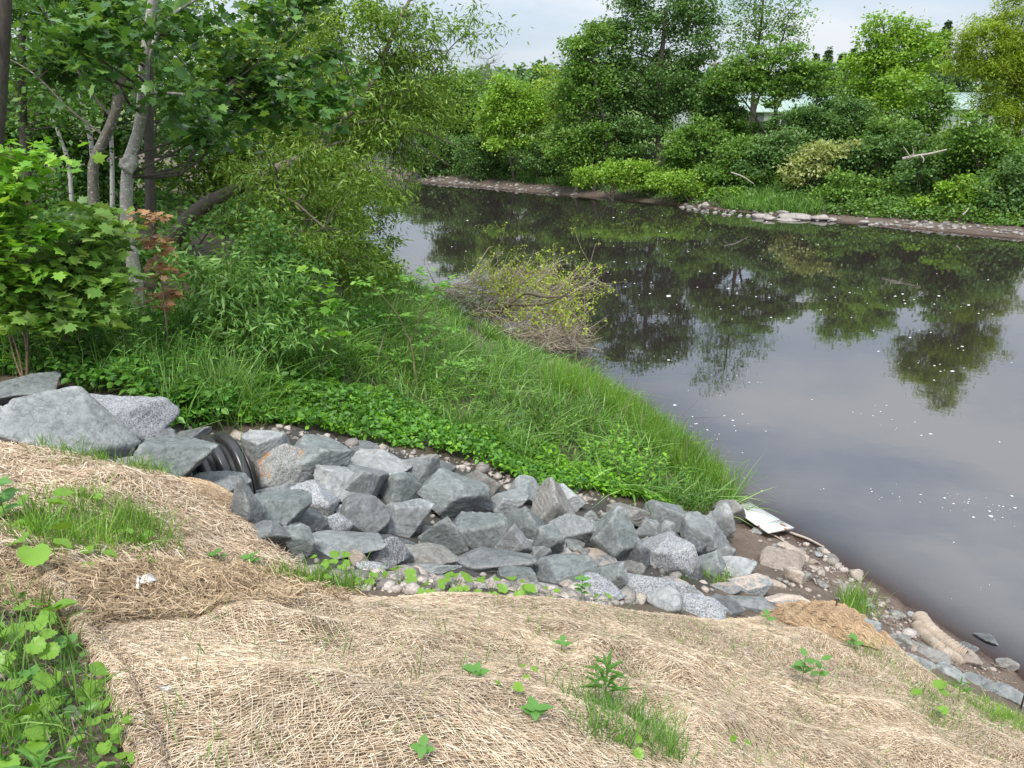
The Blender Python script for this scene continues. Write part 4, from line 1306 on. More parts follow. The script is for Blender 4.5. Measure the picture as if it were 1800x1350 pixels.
LF_RED = mat_leaf('red_maple_leaf', (0.20, 0.10, 0.05), (0.30, 0.165, 0.085), (0.38, 0.25, 0.14), 0.3, 0.42)
LF_WILLOW = mat_leaf('willow_leaf', (0.050, 0.10, 0.013), (0.10, 0.18, 0.022), (0.22, 0.31, 0.055), 0.34, 0.42)
LF_WSHRUB = mat_leaf('narrow_shrub_leaf', (0.06, 0.14, 0.03), (0.10, 0.21, 0.045), (0.20, 0.33, 0.09), 0.35, 0.4)
LF_DEEP = mat_leaf('woodland_leaf', (0.032, 0.085, 0.018), (0.058, 0.135, 0.026), (0.115, 0.22, 0.045), 0.4, 0.45)
LF_ASH = mat_leaf('ash_leaf', (0.085, 0.20, 0.03), (0.13, 0.28, 0.045), (0.20, 0.37, 0.07), 0.4, 0.42)
LF_ROUND = mat_leaf('round_seedling_leaf', (0.08, 0.17, 0.02), (0.13, 0.25, 0.03), (0.22, 0.36, 0.05), 0.3, 0.4)
LF_DEEPHERB = mat_leaf('dark_seedling_leaf', (0.055, 0.15, 0.03), (0.09, 0.21, 0.045), (0.14, 0.28, 0.07), 0.3, 0.38)
LF_SPARSE = mat_leaf('spring_leaf', (0.14, 0.20, 0.02), (0.22, 0.29, 0.035), (0.33, 0.36, 0.06), 0.35, 0.45)
BK_MAPLE = mat_bark('grey_maple_bark', (0.23, 0.215, 0.185), (0.42, 0.40, 0.355), (0.64, 0.63, 0.59), 20.0, 0.61)
BK_MAPLE2 = mat_bark('brown_maple_bark', (0.09, 0.08, 0.062), (0.20, 0.18, 0.145), (0.50, 0.49, 0.45), 18.0, 0.64)
BK_DARK = mat_bark('dark_bark', (0.045, 0.038, 0.03), (0.12, 0.10, 0.08))
BK_BROWN = mat_bark('brown_bark', (0.10, 0.078, 0.06), (0.21, 0.17, 0.135))
BK_BIRCH = mat_bark('birch_bark', (0.40, 0.385, 0.35), (0.60, 0.58, 0.54), (0.06, 0.05, 0.045), 10.0, 0.6)
BK_STEM = mat_plain('green_brown_stem', (0.16, 0.125, 0.075), 0.7, (0.24, 0.19, 0.11), 30)
BK_RSTEM = mat_plain('reddish_stem', (0.20, 0.12, 0.085), 0.65, (0.28, 0.19, 0.14), 30)
BK_GSTEM = mat_plain('green_stem', (0.10, 0.17, 0.035), 0.6, (0.15, 0.23, 0.05), 30)

# ------------------------------------------------------------------ grass and low cover
r = np.random.default_rng(11)
def ground_pts(poly, n, r):
    q = scatter_poly(poly, n, r)
    return np.stack([q[:, 0], q[:, 1], H(q[:, 0], q[:, 1])], -1)
def tufted(poly, n_tufts, per, spread, r):
    c = scatter_poly(poly, n_tufts, r)
    q = np.repeat(c, per, 0) + r.normal(size=(n_tufts * per, 2)) * spread
    return np.stack([q[:, 0], q[:, 1], H(q[:, 0], q[:, 1])], -1)
def herbs(base, height, nl, size, tmpl, r, spread=0.25, droop=0.1, start=0.25):
    """upright leafy stems; returns stem geometry and leaf geometry"""
    n = len(base)
    lean = r.normal(size=(n, 3)) * spread; lean[:, 2] = 1
    tip = base + norm(lean) * height[:, None]
    s = np.linspace(0, 1, 4)
    Pth = base[:, None] + (tip - base)[:, None] * s[None, :, None]
    Pth[:, 1:3] += r.normal(size=(n, 2, 3)) * (height * 0.03)[:, None, None]
    stems = tubes(Pth, np.linspace(1, 0.35, 4)[None] * (0.003 + 0.004 * height[:, None]), 3)
    k = np.linspace(start, 1.0, nl)
    pos = (base[:, None] + (tip - base)[:, None] * k[None, :, None]).reshape(-1, 3)
    ph = (np.arange(nl) * 2.4)[None] + r.uniform(0, 6.28, (n, 1))
    out = np.stack([np.cos(ph), np.sin(ph), np.full_like(ph, 0.0)], -1)
    out[..., 2] = 0.55 * k[None] ** 2 - droop
    out = out.reshape(-1, 3)
    nn = np.stack([-out[:, 0] * 0.3, -out[:, 1] * 0.3, np.ones(len(out))], -1) + r.normal(size=out.shape) * 0.25
    sz = size * r.uniform(0.65, 1.15, len(pos)) * np.tile(1 - 0.45 * k ** 3, n)
    return stems, place(tmpl, pos, sz, frames(nn, out))
L_LANCEW = (np.array([(0, 0, 0), (0.11, 0.3, 0.03), (0.09, 0.62, 0.03), (0, 1, -0.14), (-0.09, 0.62, 0.03), (-0.11, 0.3, 0.03)], float), np.array([(0, 1, 2), (0, 2, 3), (0, 3, 4), (0, 4, 5)]))
tall = ground_poly([(560, 560), (640, 520), (740, 560), (800, 600), (880, 640), (960, 672), (1045, 690), (1130, 742), (1220, 802), (1285, 868), (1292, 897), (1235, 906), (1180, 895), (1090, 876), (1000, 852), (920, 812), (830, 770), (760, 752), (690, 700), (600, 690), (540, 640)])
bank = np.array([(-3.2, 13.5), (-1.2, 12.2), (0.6, 11.6), (2.1, 12.6), (1.3, 14.7), (-0.2, 16.6), (-1.8, 19), (-3.6, 22.5), (-5.5, 26), (-7, 24), (-5, 19)])
P = np.vstack([tufted(tall, 950, 17, 0.06, r), ground_pts(tall, 3500, r), tufted(bank, 900, 22, 0.07, r)])
P = P[P[:, 2] > 0.015]
gh = 0.75 + 0.45 * vnoise(P * 1.6, 19) + 0.25 * vnoise(P * 5, 20)
V, F = blades(P, r.uniform(0.2, 0.5, len(P)) * gh, r.uniform(0.009, 0.019, len(P)), r, 0.45, 0.62, (0.1, -0.25))
obj('grass', V, F, LF_GRASS, kind='stuff')
b_ = ground_pts(tall, 230, r)
st, lv = herbs(b_, r.uniform(0.25, 0.6, len(b_)), 10, 0.10, L_LANCEW, r, 0.3)
obj('grass_weed_stems', *st, BK_GSTEM, kind='stuff'); obj('grass_weeds', *lv, LF_CLOVER, kind='stuff')
b_ = ground_pts(tall, 170, r)
dd_ = r.normal(size=(170, 3)) * 0.28 + np.array([0, 0, 0.5])
obj('dead_stems', *tubes(np.stack([b_, b_ + dd_ * 0.5 + r.normal(size=(170, 3)) * 0.02, b_ + dd_], 1), np.tile([0.004, 0.0035, 0.002], (170, 1)), 3), M_TWIG, kind='stuff')
fringe = ground_poly([(960, 676), (1045, 694), (1130, 745), (1220, 805), (1286, 870), (1296, 893), (1240, 880), (1150, 810), (1060, 740), (960, 700)])
P = tufted(fringe, 420, 22, 0.05, r); P = P[P[:, 2] > -0.02]
V, F = blades(P, r.uniform(0.35, 0.62, len(P)), r.uniform(0.006, 0.011, len(P)), r, 0.22, 0.25)
obj('shore_grass', V, F, LF_GRASS2, kind='stuff')

def cover(poly, n, h, size, tmpl, mat, name, r, up=1.2, patchy=0.0, scale=2.0):
    q = scatter_poly(poly, n, r)
    if patchy:
        k = vnoise(xyz(q[:, 0], q[:, 1]) * scale, 71) + r.normal(size=n) * 0.25 > patchy - 0.6
        q = q[k]
    hh = h * (0.35 + 0.65 * np.clip(0.5 + 0.8 * vnoise(xyz(q[:, 0], q[:, 1]) * 2.6, 73), 0, 1)) * r.uniform(0.15, 1, len(q)) ** 0.6
    P = np.stack([q[:, 0], q[:, 1], H(q[:, 0], q[:, 1]) + hh], -1)
    V, F = leaves(tmpl, P, size, r, up=up, droop=0.25, jit=0.4)
    return obj(name, V, F, mat, kind='stuff')
low = ground_poly([(400, 690), (470, 670), (600, 685), (700, 695), (770, 745), (860, 785), (960, 835), (1040, 868), (1000, 872), (900, 842), (820, 812), (740, 790), (660, 782), (560, 762), (440, 752), (370, 738)])
cover(low, 11000, 0.17, 0.05, L_OVAL, LF_CLOVER, 'low_ground_cover', r, 1.0, 0.25, 3.0)
cover(low, 5000, 0.22, 0.06, L_OVAL, LF_WEED, 'low_ground_cover', r, 0.9)
low2 = ground_poly([(820, 780), (960, 835), (1060, 872), (1130, 885), (1200, 900), (1180, 880), (1090, 850), (1000, 820), (900, 770)])
cover(low2, 3500, 0.2, 0.05, L_OVAL, LF_CLOVER, 'low_ground_cover', r)
weedy = ground_poly([(-120, 540), (120, 545), (300, 570), (470, 590), (620, 600), (600, 680), (440, 700), (420, 752), (350, 768), (275, 745), (215, 704), (110, 692), (90, 668), (-120, 655)])

cover(weedy, 20000, 0.34, 0.07, L_OVAL, LF_WEED, 'undergrowth', r, up=1.0)
P = tufted(weedy, 260, 14, 0.06, r)
V, F = blades(P, r.uniform(0.3, 0.65, len(P)), r.uniform(0.006, 0.011, len(P)), r, 0.3, 0.4)
obj('grass', V, F, LF_GRASS, kind='stuff')

b_ = ground_pts(weedy, 420, r)
st, lv = herbs(b_, r.uniform(0.3, 0.75, len(b_)), 14, 0.13, L_LANCEW, r)
obj('undergrowth_stems', *st, BK_GSTEM, kind='stuff')
obj('undergrowth', *lv, LF_WEED, kind='stuff')

# ferns and weeds on the shaded floor of the wood
floor = np.array([(-14, 6), (-4.6, 7.2), (-3.2, 9.5), (-3.0, 12.5), (-4.4, 16), (-7, 22), (-13, 30), (-20, 26), (-18, 12)])
q = scatter_poly(floor, 9000, r)
P = np.stack([q[:, 0], q[:, 1], H(q[:, 0], q[:, 1]) + r.uniform(0.03, 0.5, len(q)) * np.clip(0.6 + 0.8 * vnoise(xyz(q[:, 0], q[:, 1]), 75), 0.2, 1)], -1)
V, F = leaves(L_OVAL, P, 0.12, r, up=0.9, droop=0.3, jit=0.4)
obj('woodland_floor_cover', V, F, LF_DEEP, kind='stuff')

# grass growing through the upper mat and along the seams
def patch(pxpoly, n_tufts, per, spread, h0, h1, w0, w1, mat, name='grass', lean=0.3, bend=0.35):
    poly = ground_poly(pxpoly)
    P = tufted(poly, n_tufts, per, spread, r)
    P[:, 2] += 0.02
    V, F = blades(P, r.uniform(h0, h1, len(P)), r.uniform(w0, w1, len(P)), r, lean, bend)
    return obj(name, V, F, mat, kind='stuff')
patch([(70, 905), (190, 890), (290, 945), (310, 985), (200, 992), (80, 995), (40, 950)], 120, 16, 0.03, 0.07, 0.2, 0.003, 0.006, LF_GRASS2)
patch([(-40, 880), (120, 870), (260, 900), (340, 960), (240, 975), (60, 960), (-40, 980)], 120, 6, 0.03, 0.05, 0.15, 0.003, 0.005, LF_GRASS2)
patch([(60, 792), (200, 818), (320, 845), (300, 870), (170, 850), (60, 815)], 90, 9, 0.03, 0.05, 0.16, 0.003, 0.006, LF_GRASS2)
patch([(470, 1012), (560, 1022), (640, 1030), (640, 1052), (560, 1050), (480, 1040)], 70, 9, 0.03, 0.05, 0.14, 0.003, 0.006, LF_GRASS2)
patch([(990, 1240), (1080, 1250), (1180, 1310), (1220, 1360), (1110, 1350), (1030, 1320)], 85, 11, 0.018, 0.06, 0.17, 0.0025, 0.0045, LF_GRASS)
patch([(960, 1180), (1180, 1190), (1330, 1330), (1200, 1380), (1000, 1330)], 90, 4, 0.02, 0.04, 0.12, 0.002, 0.004, LF_GRASS)
patch([(1560, 1200), (1720, 1260), (1790, 1320), (1700, 1330), (1590, 1300)], 90, 7, 0.03, 0.05, 0.14, 0.0025, 0.0045, LF_GRASS)
patch([(1490, 1110), (1650, 1205), (1810, 1280), (1810, 1300), (1640, 1235), (1500, 1150)], 120, 8, 0.04, 0.04, 0.12, 0.003, 0.005, LF_GRASS2)
patch([(1640, 1195), (1740, 1240), (1850, 1290), (1850, 1330), (1730, 1270)], 90, 14, 0.04, 0.05, 0.12, 0.003, 0.005, LF_GRASS2)
patch([(300, 1120), (900, 1070), (1500, 1120), (1760, 1260), (1780, 1400), (300, 1400)], 950, 2, 0.008, 0.045, 0.14, 0.002, 0.0036, LF_GRASS)
patch([(1180, 1000), (1260, 1005), (1310, 1020), (1290, 1040), (1190, 1022)], 60, 8, 0.02, 0.03, 0.08, 0.003, 0.005, LF_GRASS2)
patch([(-40, 1040), (90, 1080), (150, 1180), (200, 1260), (230, 1370), (-40, 1370)], 70, 8, 0.025, 0.05, 0.16, 0.003, 0.006, LF_GRASS)
tuft_poly = ground_poly([(1470, 1058), (1520, 1055), (1530, 1085), (1480, 1090)])
P = tufted(tuft_poly, 26, 14, 0.05, r)
gt = thing('grass_tuft', P.mean(0) * [1, 1, 0] + [0, 0, H(*P.mean(0)[:2])], 'isolated grass tuft on the mud between the mat fold and the water', 'grass tuft')
V, F = blades(P, r.uniform(0.12, 0.3, len(P)), r.uniform(0.004, 0.008, len(P)), r, 0.3, 0.3)
obj('blades', V, F, LF_GRASS2, parent=gt, kind='stuff')

# ------------------------------------------------------------------ single plants on the mats and in the soil
_ka = np.linspace(-PI * 0.5 + 0.35, PI * 1.5 - 0.35, 27)
_kr = 0.5 * (1 + 0.07 * np.where(np.arange(27) % 2, 1, -1))
_kv = np.array([(0, 0.32, -0.05), (0, 0.12, -0.02)] + [(0.98 * _kr[k] * math.cos(a), 0.5 + _kr[k] * math.sin(a), 0.16 * abs(math.cos(a)) - 0.10 * max(0, math.sin(a)) + 0.03 * math.sin(5 * a)) for k, a in enumerate(_ka)], float)
L_ROUND = (_kv, np.array([[0, k, k + 1] for k in range(2, 28)] + [[0, 1, 2], [0, 28, 1]]))
def stalk(p0, p1, r0, r1, n=5, bow=0.1):
    mid = (p0 + p1) / 2 + np.array([0, 0, bow * np.linalg.norm(p1 - p0)])
    P = spline([p0, mid, p1], n)
    return tubes(P, np.linspace(r0, r1, n), 5)
def seedling(px, py, nl, size_px, hgt_px, kind, label, seed, group='young plants in the mats and soil'):
    """a small plant: each leaf on its own stalk, or opposite leaves up a stem"""
    rr = np.random.default_rng(seed)
    B, t = hit1(px, py)
    if in_poly(np.array([B[0]]), np.array([B[1]]), mat_poly)[0]:
        B[2] = mat_f(B[:1], B[1:2])[0] + 0.008
    elif in_poly(np.array([B[0]]), np.array([B[1]]), up_poly)[0]:
        B[2] = up_f(B[:1], B[1:2])[0] + 0.008
    s = t / FPX
    size, hgt = size_px * s, hgt_px * s
    th = thing('seedling', B, label, 'seedling', group)
    stems = []; lf = []
    if kind in ('round', 'broad'):
        tmpl = L_ROUND
        size *= 0.72
        for k in range(nl):
            a = k * 2.4 + rr.uniform(-0.5, 0.5)
            rad = size * (0.35 + 0.25 * rr.uniform() + 0.16 * math.sqrt(k))
            tip = B + np.array([math.cos(a) * rad, math.sin(a) * rad, hgt * rr.uniform(0.5, 1.05)])
            stems.append(stalk(B, tip, 0.0016, 0.0011))
            out = np.array([[math.cos(a), math.sin(a), -0.15]]); nn = np.array([[math.cos(a) * 0.25, math.sin(a) * 0.25, 1.0]]) + rr.normal(size=(1, 3)) * 0.22
            lf.append(place(tmpl, tip[None], np.array([size * rr.uniform(0.75, 1.1)]), frames(nn, out)))
    else:
        tmpl = L_OVAL if kind == 'oval' else (L_LANCEW[0] * np.array([0.62, 1, 1]), L_LANCEW[1])
        size *= 0.74 if kind == 'oval' else 1.0
        top = B + np.array([rr.normal() * 0.05 * hgt, rr.normal() * 0.05 * hgt, hgt])
        stems.append(stalk(B, top, 0.0022, 0.0012, 6, 0.0))
        for k in range(nl):
            u = (k + 1) / nl
            a = (k // 2) * PI / 2 + (k % 2) * PI + rr.uniform(-0.3, 0.3) if kind == 'oval' else k * 2.4
            p = B + (top - B) * (0.35 + 0.65 * u)
            out = np.array([[math.cos(a), math.sin(a), 0.15 + 0.7 * u ** 4 if kind != 'oval' else 0.25]])
            nn = np.array([[-math.cos(a) * 0.3, -math.sin(a) * 0.3, 1.0]]) + rr.normal(size=(1, 3)) * 0.15
            lf.append(place(tmpl, p[None], np.array([size * rr.uniform(0.8, 1.1) * (1 - 0.4 * u ** 3 if kind != 'oval' else 1)]), frames(nn, out)))
    mt = {'round': LF_ROUND, 'broad': LF_ROUND, 'oval': LF_DEEPHERB, 'lance': LF_WEED}[kind]
    obj('stem', *cat(stems), BK_GSTEM, parent=th)
    for V, F in lf:
        obj('leaf', V, F, mt, parent=th)
for k, (px, py, nl, sz, hg, kd, lab) in enumerate([
 (1062, 1262, 26, 50, 108, 'lance', 'tall narrow leaved plant standing in the grass clump on the straw mat'),
 (940, 1288, 6, 42, 22, 'oval', 'dark green seedling with broad leaves at the bottom centre of the straw mat'),
 (838, 1216, 5, 36, 20, 'oval', 'seedling with four pointed leaves at the left of the yellowish pair'),
 (890, 1246, 2, 32, 14, 'broad', 'yellow green round leaf lying by a straw hump in the centre of the mat'),
 (924, 1212, 3, 22, 22, 'round', 'small yellow green seedling above the yellow green round leaf'),
 (986, 1160, 4, 26, 22, 'oval', 'little dark seedling higher up the middle of the mat'),
 (1408, 1212, 8, 30, 66, 'oval', 'taller leafy seedling on the right part of the mat'),
 (1436, 1216, 6, 26, 60, 'oval', 'slim leafy seedling right beside the taller one on the mat'),
 (1632, 1258, 4, 30, 28, 'broad', 'yellow green seedling in the grass near the right end of the mat'),
 (1680, 1250, 6, 30, 40, 'lance', 'upright narrow leaved seedling near the right end of the mat'),
 (1500, 1150, 5, 26, 20, 'oval', 'low seedling under the brown mat fold'),
 (1345, 1110, 3, 22, 18, 'oval', 'tiny seedling left of the brown mat fold'),
 (745, 1352, 4, 40, 26, 'oval', 'dark seedling cut off by the bottom edge of the picture'),
 (1105, 1335, 3, 26, 22, 'round', 'pale round leaved seedling inside the grass clump at the bottom'),
 (1300, 1342, 2, 22, 14, 'round', 'small round seedling at the bottom edge right of the grass clump'),
 (70, 1000, 4, 64, 58, 'broad', 'wide toothed leaf plant on a tall stalk in the grass of the upper mat'),
 (75, 940, 5, 56, 44, 'broad', 'broad leaved plant in the upper mat near the left edge'),
 (20, 940, 9, 50, 80, 'oval', 'dark leafy weed at the left edge above the mat hem'),
 (170, 1006, 3, 34, 24, 'round', 'round leaved plant just above the old straw'),
 (255, 1004, 4, 24, 20, 'round', 'small plant with split leaves at the border of the old straw'),
 (385, 998, 4, 30, 24, 'oval', 'bright oval leaved seedling at the top of the old straw'),
 (445, 1008, 6, 28, 24, 'oval', 'dark rosette next to the brown mat lip'),
 (240, 968, 4, 28, 22, 'round', 'low round leaved plant in the middle of the upper mat'),
 (220, 970, 3, 26, 30, 'round', 'round leaf on a stalk among the grass of the upper mat'),
 (165, 905, 2, 28, 22, 'round', 'pair of round leaves high on the upper mat'),
 (55, 1110, 9, 52, 42, 'broad', 'group of heart shaped leaves next to the hem, topmost in the soil corner'),
 (50, 1165, 6, 52, 52, 'broad', 'heart leaved plant with a long stalk below the topmost group in the soil corner'),
 (60, 1205, 7, 40, 30, 'oval', 'three lobed looking dark plant in the middle of the soil corner'),
 (125, 1150, 5, 36, 28, 'oval', 'dark small weed close to the hem in the soil corner'),
 (130, 1225, 4, 56, 48, 'broad', 'large toothed leaf leaning toward the hem'),
 (188, 1230, 3, 44, 32, 'round', 'pale leaf touching the hem, above the round leaved pair'),
 (190, 1310, 7, 42, 50, 'round', 'round leaved seedlings at the foot of the hem'),
 (30, 1265, 6, 62, 46, 'broad', 'big leaved plant at the left edge of the soil corner'),
 (20, 1335, 8, 62, 60, 'broad', 'biggest leaf clump at the lower left corner of the picture'),
 (85, 1290, 5, 30, 28, 'round', 'yellowish small leaves between the big clumps in the soil corner'),
 (85, 1390, 12, 74, 70, 'lance', 'long leaved weed at the bottom edge of the soil corner'),
 (215, 1360, 5, 34, 28, 'round', 'small round seedling at the bottom edge beside the hem'),
 (640, 1028, 6, 28, 26, 'round', 'round leaved plant left of the pale slab at the mat seam'),
 (700, 1030, 8, 28, 26, 'round', 'spreading round leaved plant in front of the low domed stone'),
 (760, 1042, 5, 24, 18, 'round', 'round leaved plant at the mat seam right of the spreading one'),
 (805, 1038, 8, 26, 24, 'round', 'thicker clump of round leaves at the crest of the mat'),
 (862, 1046, 7, 28, 22, 'round', 'row of round leaves in front of the low pale slab'),
 (905, 1046, 6, 30, 22, 'round', 'round leaves at the right end of the low pale slab'),
 (1022, 1058, 10, 22, 46, 'oval', 'upright leafy weed at the mat crest by the dry flower heads'),
 (966, 1054, 3, 20, 14, 'round', 'small round leaves at the mat crest left of the leafy weed'),
 (1060, 1062, 4, 20, 14, 'round', 'low round leaves right of the upright leafy weed'),
 (570, 1000, 4, 26, 28, 'round', 'two pale round leaves above the gravel left of the pinkish stone'),
 (596, 1004, 5, 24, 24, 'round', 'small green plant left of the pinkish stone'),
 (560, 1040, 5, 26, 22, 'broad', 'broad grey green leaf in the grass of the mat seam'),
]):
    seedling(px, py, nl, sz, hg, kd, lab, 300 + k)

# more small leaves sprouting out of the soil corner
soilc = ground_poly([(-60, 1030), (60, 1060), (130, 1130), (190, 1230), (225, 1330), (235, 1420), (-60, 1420)])
cover(soilc, 420, 0.05, 0.026, L_OVAL, LF_WEED, 'soil_sprouts', r)
ls = ground_poly([(-80, 985), (10, 1000), (62, 1024), (108, 1072), (140, 1125), (60, 1085), (-80, 1070)])
q = scatter_poly(ls, 2600, r)
V, F = strands(q[:, 0], q[:, 1], lambda x, y: H(x, y) + 0.004, r.uniform(0, PI, len(q)), r.uniform(0.03, 0.1, len(q)), r.uniform(0.0016, 0.003, len(q)), r, 0.012, 0.012, 0.8)
obj('loose_straw', V, F, M_OLDSTRAW, kind='stuff')
pts = scatter_poly(soilc, 240, r)
debris(pts, 0.05, 0.0013, M_TWIG, 'soil_litter', r)
pebbles(160, scatter_poly(soilc, 160, r), 0.008, M_GRAVEL, 'soil_gravel', r, 0.5)

# ------------------------------------------------------------------ trees
TA = {id(L_DIAMOND): 0.36, id(L_LANCE): 0.13, id(L_LANCEW): 0.13, id(L_OVAL): 0.42, id(L_MAPLE): 0.45, id(L_HEART): 0.7}
COVK = 1.55
def blob3(b, Y, dY=0.0):
    cx, cy, rx, ry = b[:4]
    y = Y + (b[4] if len(b) > 4 else dY)
    c = at(cx, cy, y)
    f = c[1] * math.cos(PITCH) + (5 - c[2]) * math.sin(PITCH)
    s = f / FPX
    return c, np.array([rx * s, min(rx, ry) * s * 0.9, ry * s])
def crown_leaves(blobs, tmpl, size, cov, clump, r, up=0.8, droop=0.35, flat=0.55, shell=0.45, outw=0.6):
    """leaf positions gathered in clumps through the crown's volume; returns geometry and clump centres"""
    Ps, Os, Cs = [], [], []
    for c, R in blobs:
        A = PI * R[0] * R[2]
        n = int(cov * A / (TA[id(tmpl)] * size * size) * COVK)
        nc = max(5, int(1.7 * (R[0] * R[2] + R[0] * R[1] + R[1] * R[2]) / clump ** 2))
        d = norm(r.normal(size=(nc, 3)))
        u = r.uniform(shell ** 3, 1, nc) ** (1 / 3.0)
        u *= 1 + 0.18 * vnoise(d * 2.2 + c, 91)
        cc = c + d * u[:, None] * R
        Cs.append(cc)
        w = r.uniform(0.4, 1.6, nc); w /= w.sum()
        k = r.choice(nc, n, p=w)
        o = r.normal(size=(n, 3)) * np.array([0.5, 0.5, 0.5 * flat]) * clump * r.uniform(0.6, 1.3, nc)[k][:, None]
        o[:, 2] = np.where(o[:, 2] < 0, o[:, 2] * 1.2, o[:, 2])
        Ps.append(cc[k] + o)
        Os.append(norm(o + d[k] * clump * 0.25) * outw)
    P = np.vstack(Ps); O = np.vstack(Os)
    return leaves(tmpl, P, size, r, up=up, out=O, droop=droop), np.vstack(Cs)
def branches(trunk, rad, tips, r, sides=5, bow=0.12, rmax=0.6, tip_r=0.006, rise=0.35):
    """limbs from the trunk line out to the leaf clumps"""
    out = []
    T = np.asarray(trunk)
    for p in tips:
        dist = np.linalg.norm((T - p) * np.array([1, 1, 0.6]), axis=1) + np.maximum(T[:, 2] - p[2] + rise * np.linalg.norm((T - p)[:, :2], axis=1), 0) * 1.5
        i = int(np.argmin(dist[: max(2, len(T) - 1)]))
        a = T[i]; L = np.linalg.norm(p - a)
        m = (a + p) / 2 + r.normal(size=3) * L * 0.07 + np.array([0, 0, -bow * L * 0.3])
        m2 = a + (p - a) * 0.78 + r.normal(size=3) * L * 0.05
        q = spline([a, m, m2, p], 7)
        r0 = min(rad[i] * rmax, 0.007 + 0.011 * L)
        out.append(tubes(q, np.linspace(r0, tip_r, 7), sides))
    return cat(out)
def tree(name, label, cat_, Y, base, blobs, leaf, trunk=None, tr=0.14, bark=None, seed=1, clump=0.55, cov=2.6, up=0.8, droop=0.35, flat=0.55, nb=22, shell=0.45,
         group=None, top=0.85, tip=0.3, limbs=None, stems=1, bmat=None):
    """trunk, limbs and crown of one tree. base = pixel x of the foot; blobs = crown lobes (px, py, rx, ry[, depth shift])"""
    rr = np.random.default_rng(seed)
    tmpl, size, lm = leaf
    B3 = [blob3(b, Y) for b in blobs]
    bx = at(base, 300, Y)[0] if np.isscalar(base) else at(base[0], base[1], Y)[0]
    foot = np.array([bx, Y, float(H(bx, Y)) - 0.08])
    if foot[2] < -0.05:
        foot[2] = -0.05
    th = thing(name, foot, label, cat_, group)
    hi = max(B3, key=lambda b: b[0][2])
    parts = []; lines = []; rads = []
    for k in range(stems):
        tgt = (hi if k == 0 else B3[rr.integers(len(B3))])[0] + np.array([0, 0, hi[1][2] * (top - 0.5) * (1 if k == 0 else 0.3)])
        if trunk is not None and k == 0:
            pts = [at(px, py, Y + (dy[0] if dy else 0)) for px, py, *dy in trunk]
        else:
            o = foot + (rr.normal(size=3) * [0.12, 0.12, 0] * tr * 8 if k else 0)
            m1 = o + (tgt - o) * 0.35 + rr.normal(size=3) * [0.12, 0.12, 0] * np.linalg.norm(tgt - o) * 0.35
            m2 = o + (tgt - o) * 0.7 + rr.normal(size=3) * [0.1, 0.1, 0] * np.linalg.norm(tgt - o) * 0.3
            pts = [o, m1, m2, tgt]
        n = 18
        L = spline(pts, n); R = tr * (0.75 if k else 1) * (1 - (1 - tip) * np.linspace(0, 1, n) ** 0.9)
        V, F = limb(pts, tr * (0.75 if k else 1), tr * tip * (0.75 if k else 1), n, 10 if tr > 0.05 else 6, seed + k, 0.06, 0.9)
        parts.append((V, F)); lines.append(L); rads.append(R)
    if limbs:
        for lp, r0, r1 in limbs:
            pts = [at(px, py, Y + (dy[0] if dy else 0)) for px, py, *dy in lp]
            parts.append(limb(pts, r0, r1, 14, 7, seed + 40, 0.06))
            lines.append(spline(pts, 14)); rads.append(np.linspace(r0, r1, 14))
    V, F = cat(parts)
    obj('trunk', V, F, bark, parent=th, smooth=True)
    geo, C = crown_leaves(B3, tmpl, size, cov, clump, rr, up, droop, flat, shell)
    if nb:
        tips = C[rr.choice(len(C), min(nb, len(C)), replace=False)]
        V, F = branches(np.vstack(lines), np.concatenate(rads), tips, rr)
        obj('branches', V, F, bmat or bark, parent=th, smooth=True, kind='stuff')
    obj('crown', *geo, lm, parent=th)
    return th

MAPLE = (L_MAPLE, 0.115, LF_MAPLE)
# two grey maples whose trunks stand in view
t1 = tree('maple_tree', 'nearer maple with a pale lichen spotted trunk and a big knot', 'tree', 8.8, (245, 570),
          [(215, 40, 85, 62, -0.6), (320, 25, 90, 60, 0.2), (420, 110, 110, 62, 0.0), (500, 190, 90, 50, 0.3), (410, 235, 75, 42, 0.3), (560, 130, 55, 75, 0.6), (345, 170, 60, 45, -0.2), (520, 60, 80, 70, 0.8), (180, 95, 55, 35, -0.8)],
          MAPLE, trunk=[(252, 590), (243, 520), (228, 430), (222, 360), (226, 290), (246, 220), (252, 150), (256, 90), (268, 10), (280, -80)], tr=0.082, bark=BK_MAPLE, seed=3, clump=0.36, cov=2.1, up=1.2, droop=0.5, flat=0.4, nb=36, tip=0.55, bmat=BK_DARK,
          limbs=[([(254, 165), (300, 164), (345, 166, -0.1), (400, 150, -0.2)], 0.02, 0.008), ([(248, 200), (265, 90), (300, 30), (360, -10)], 0.03, 0.012)])
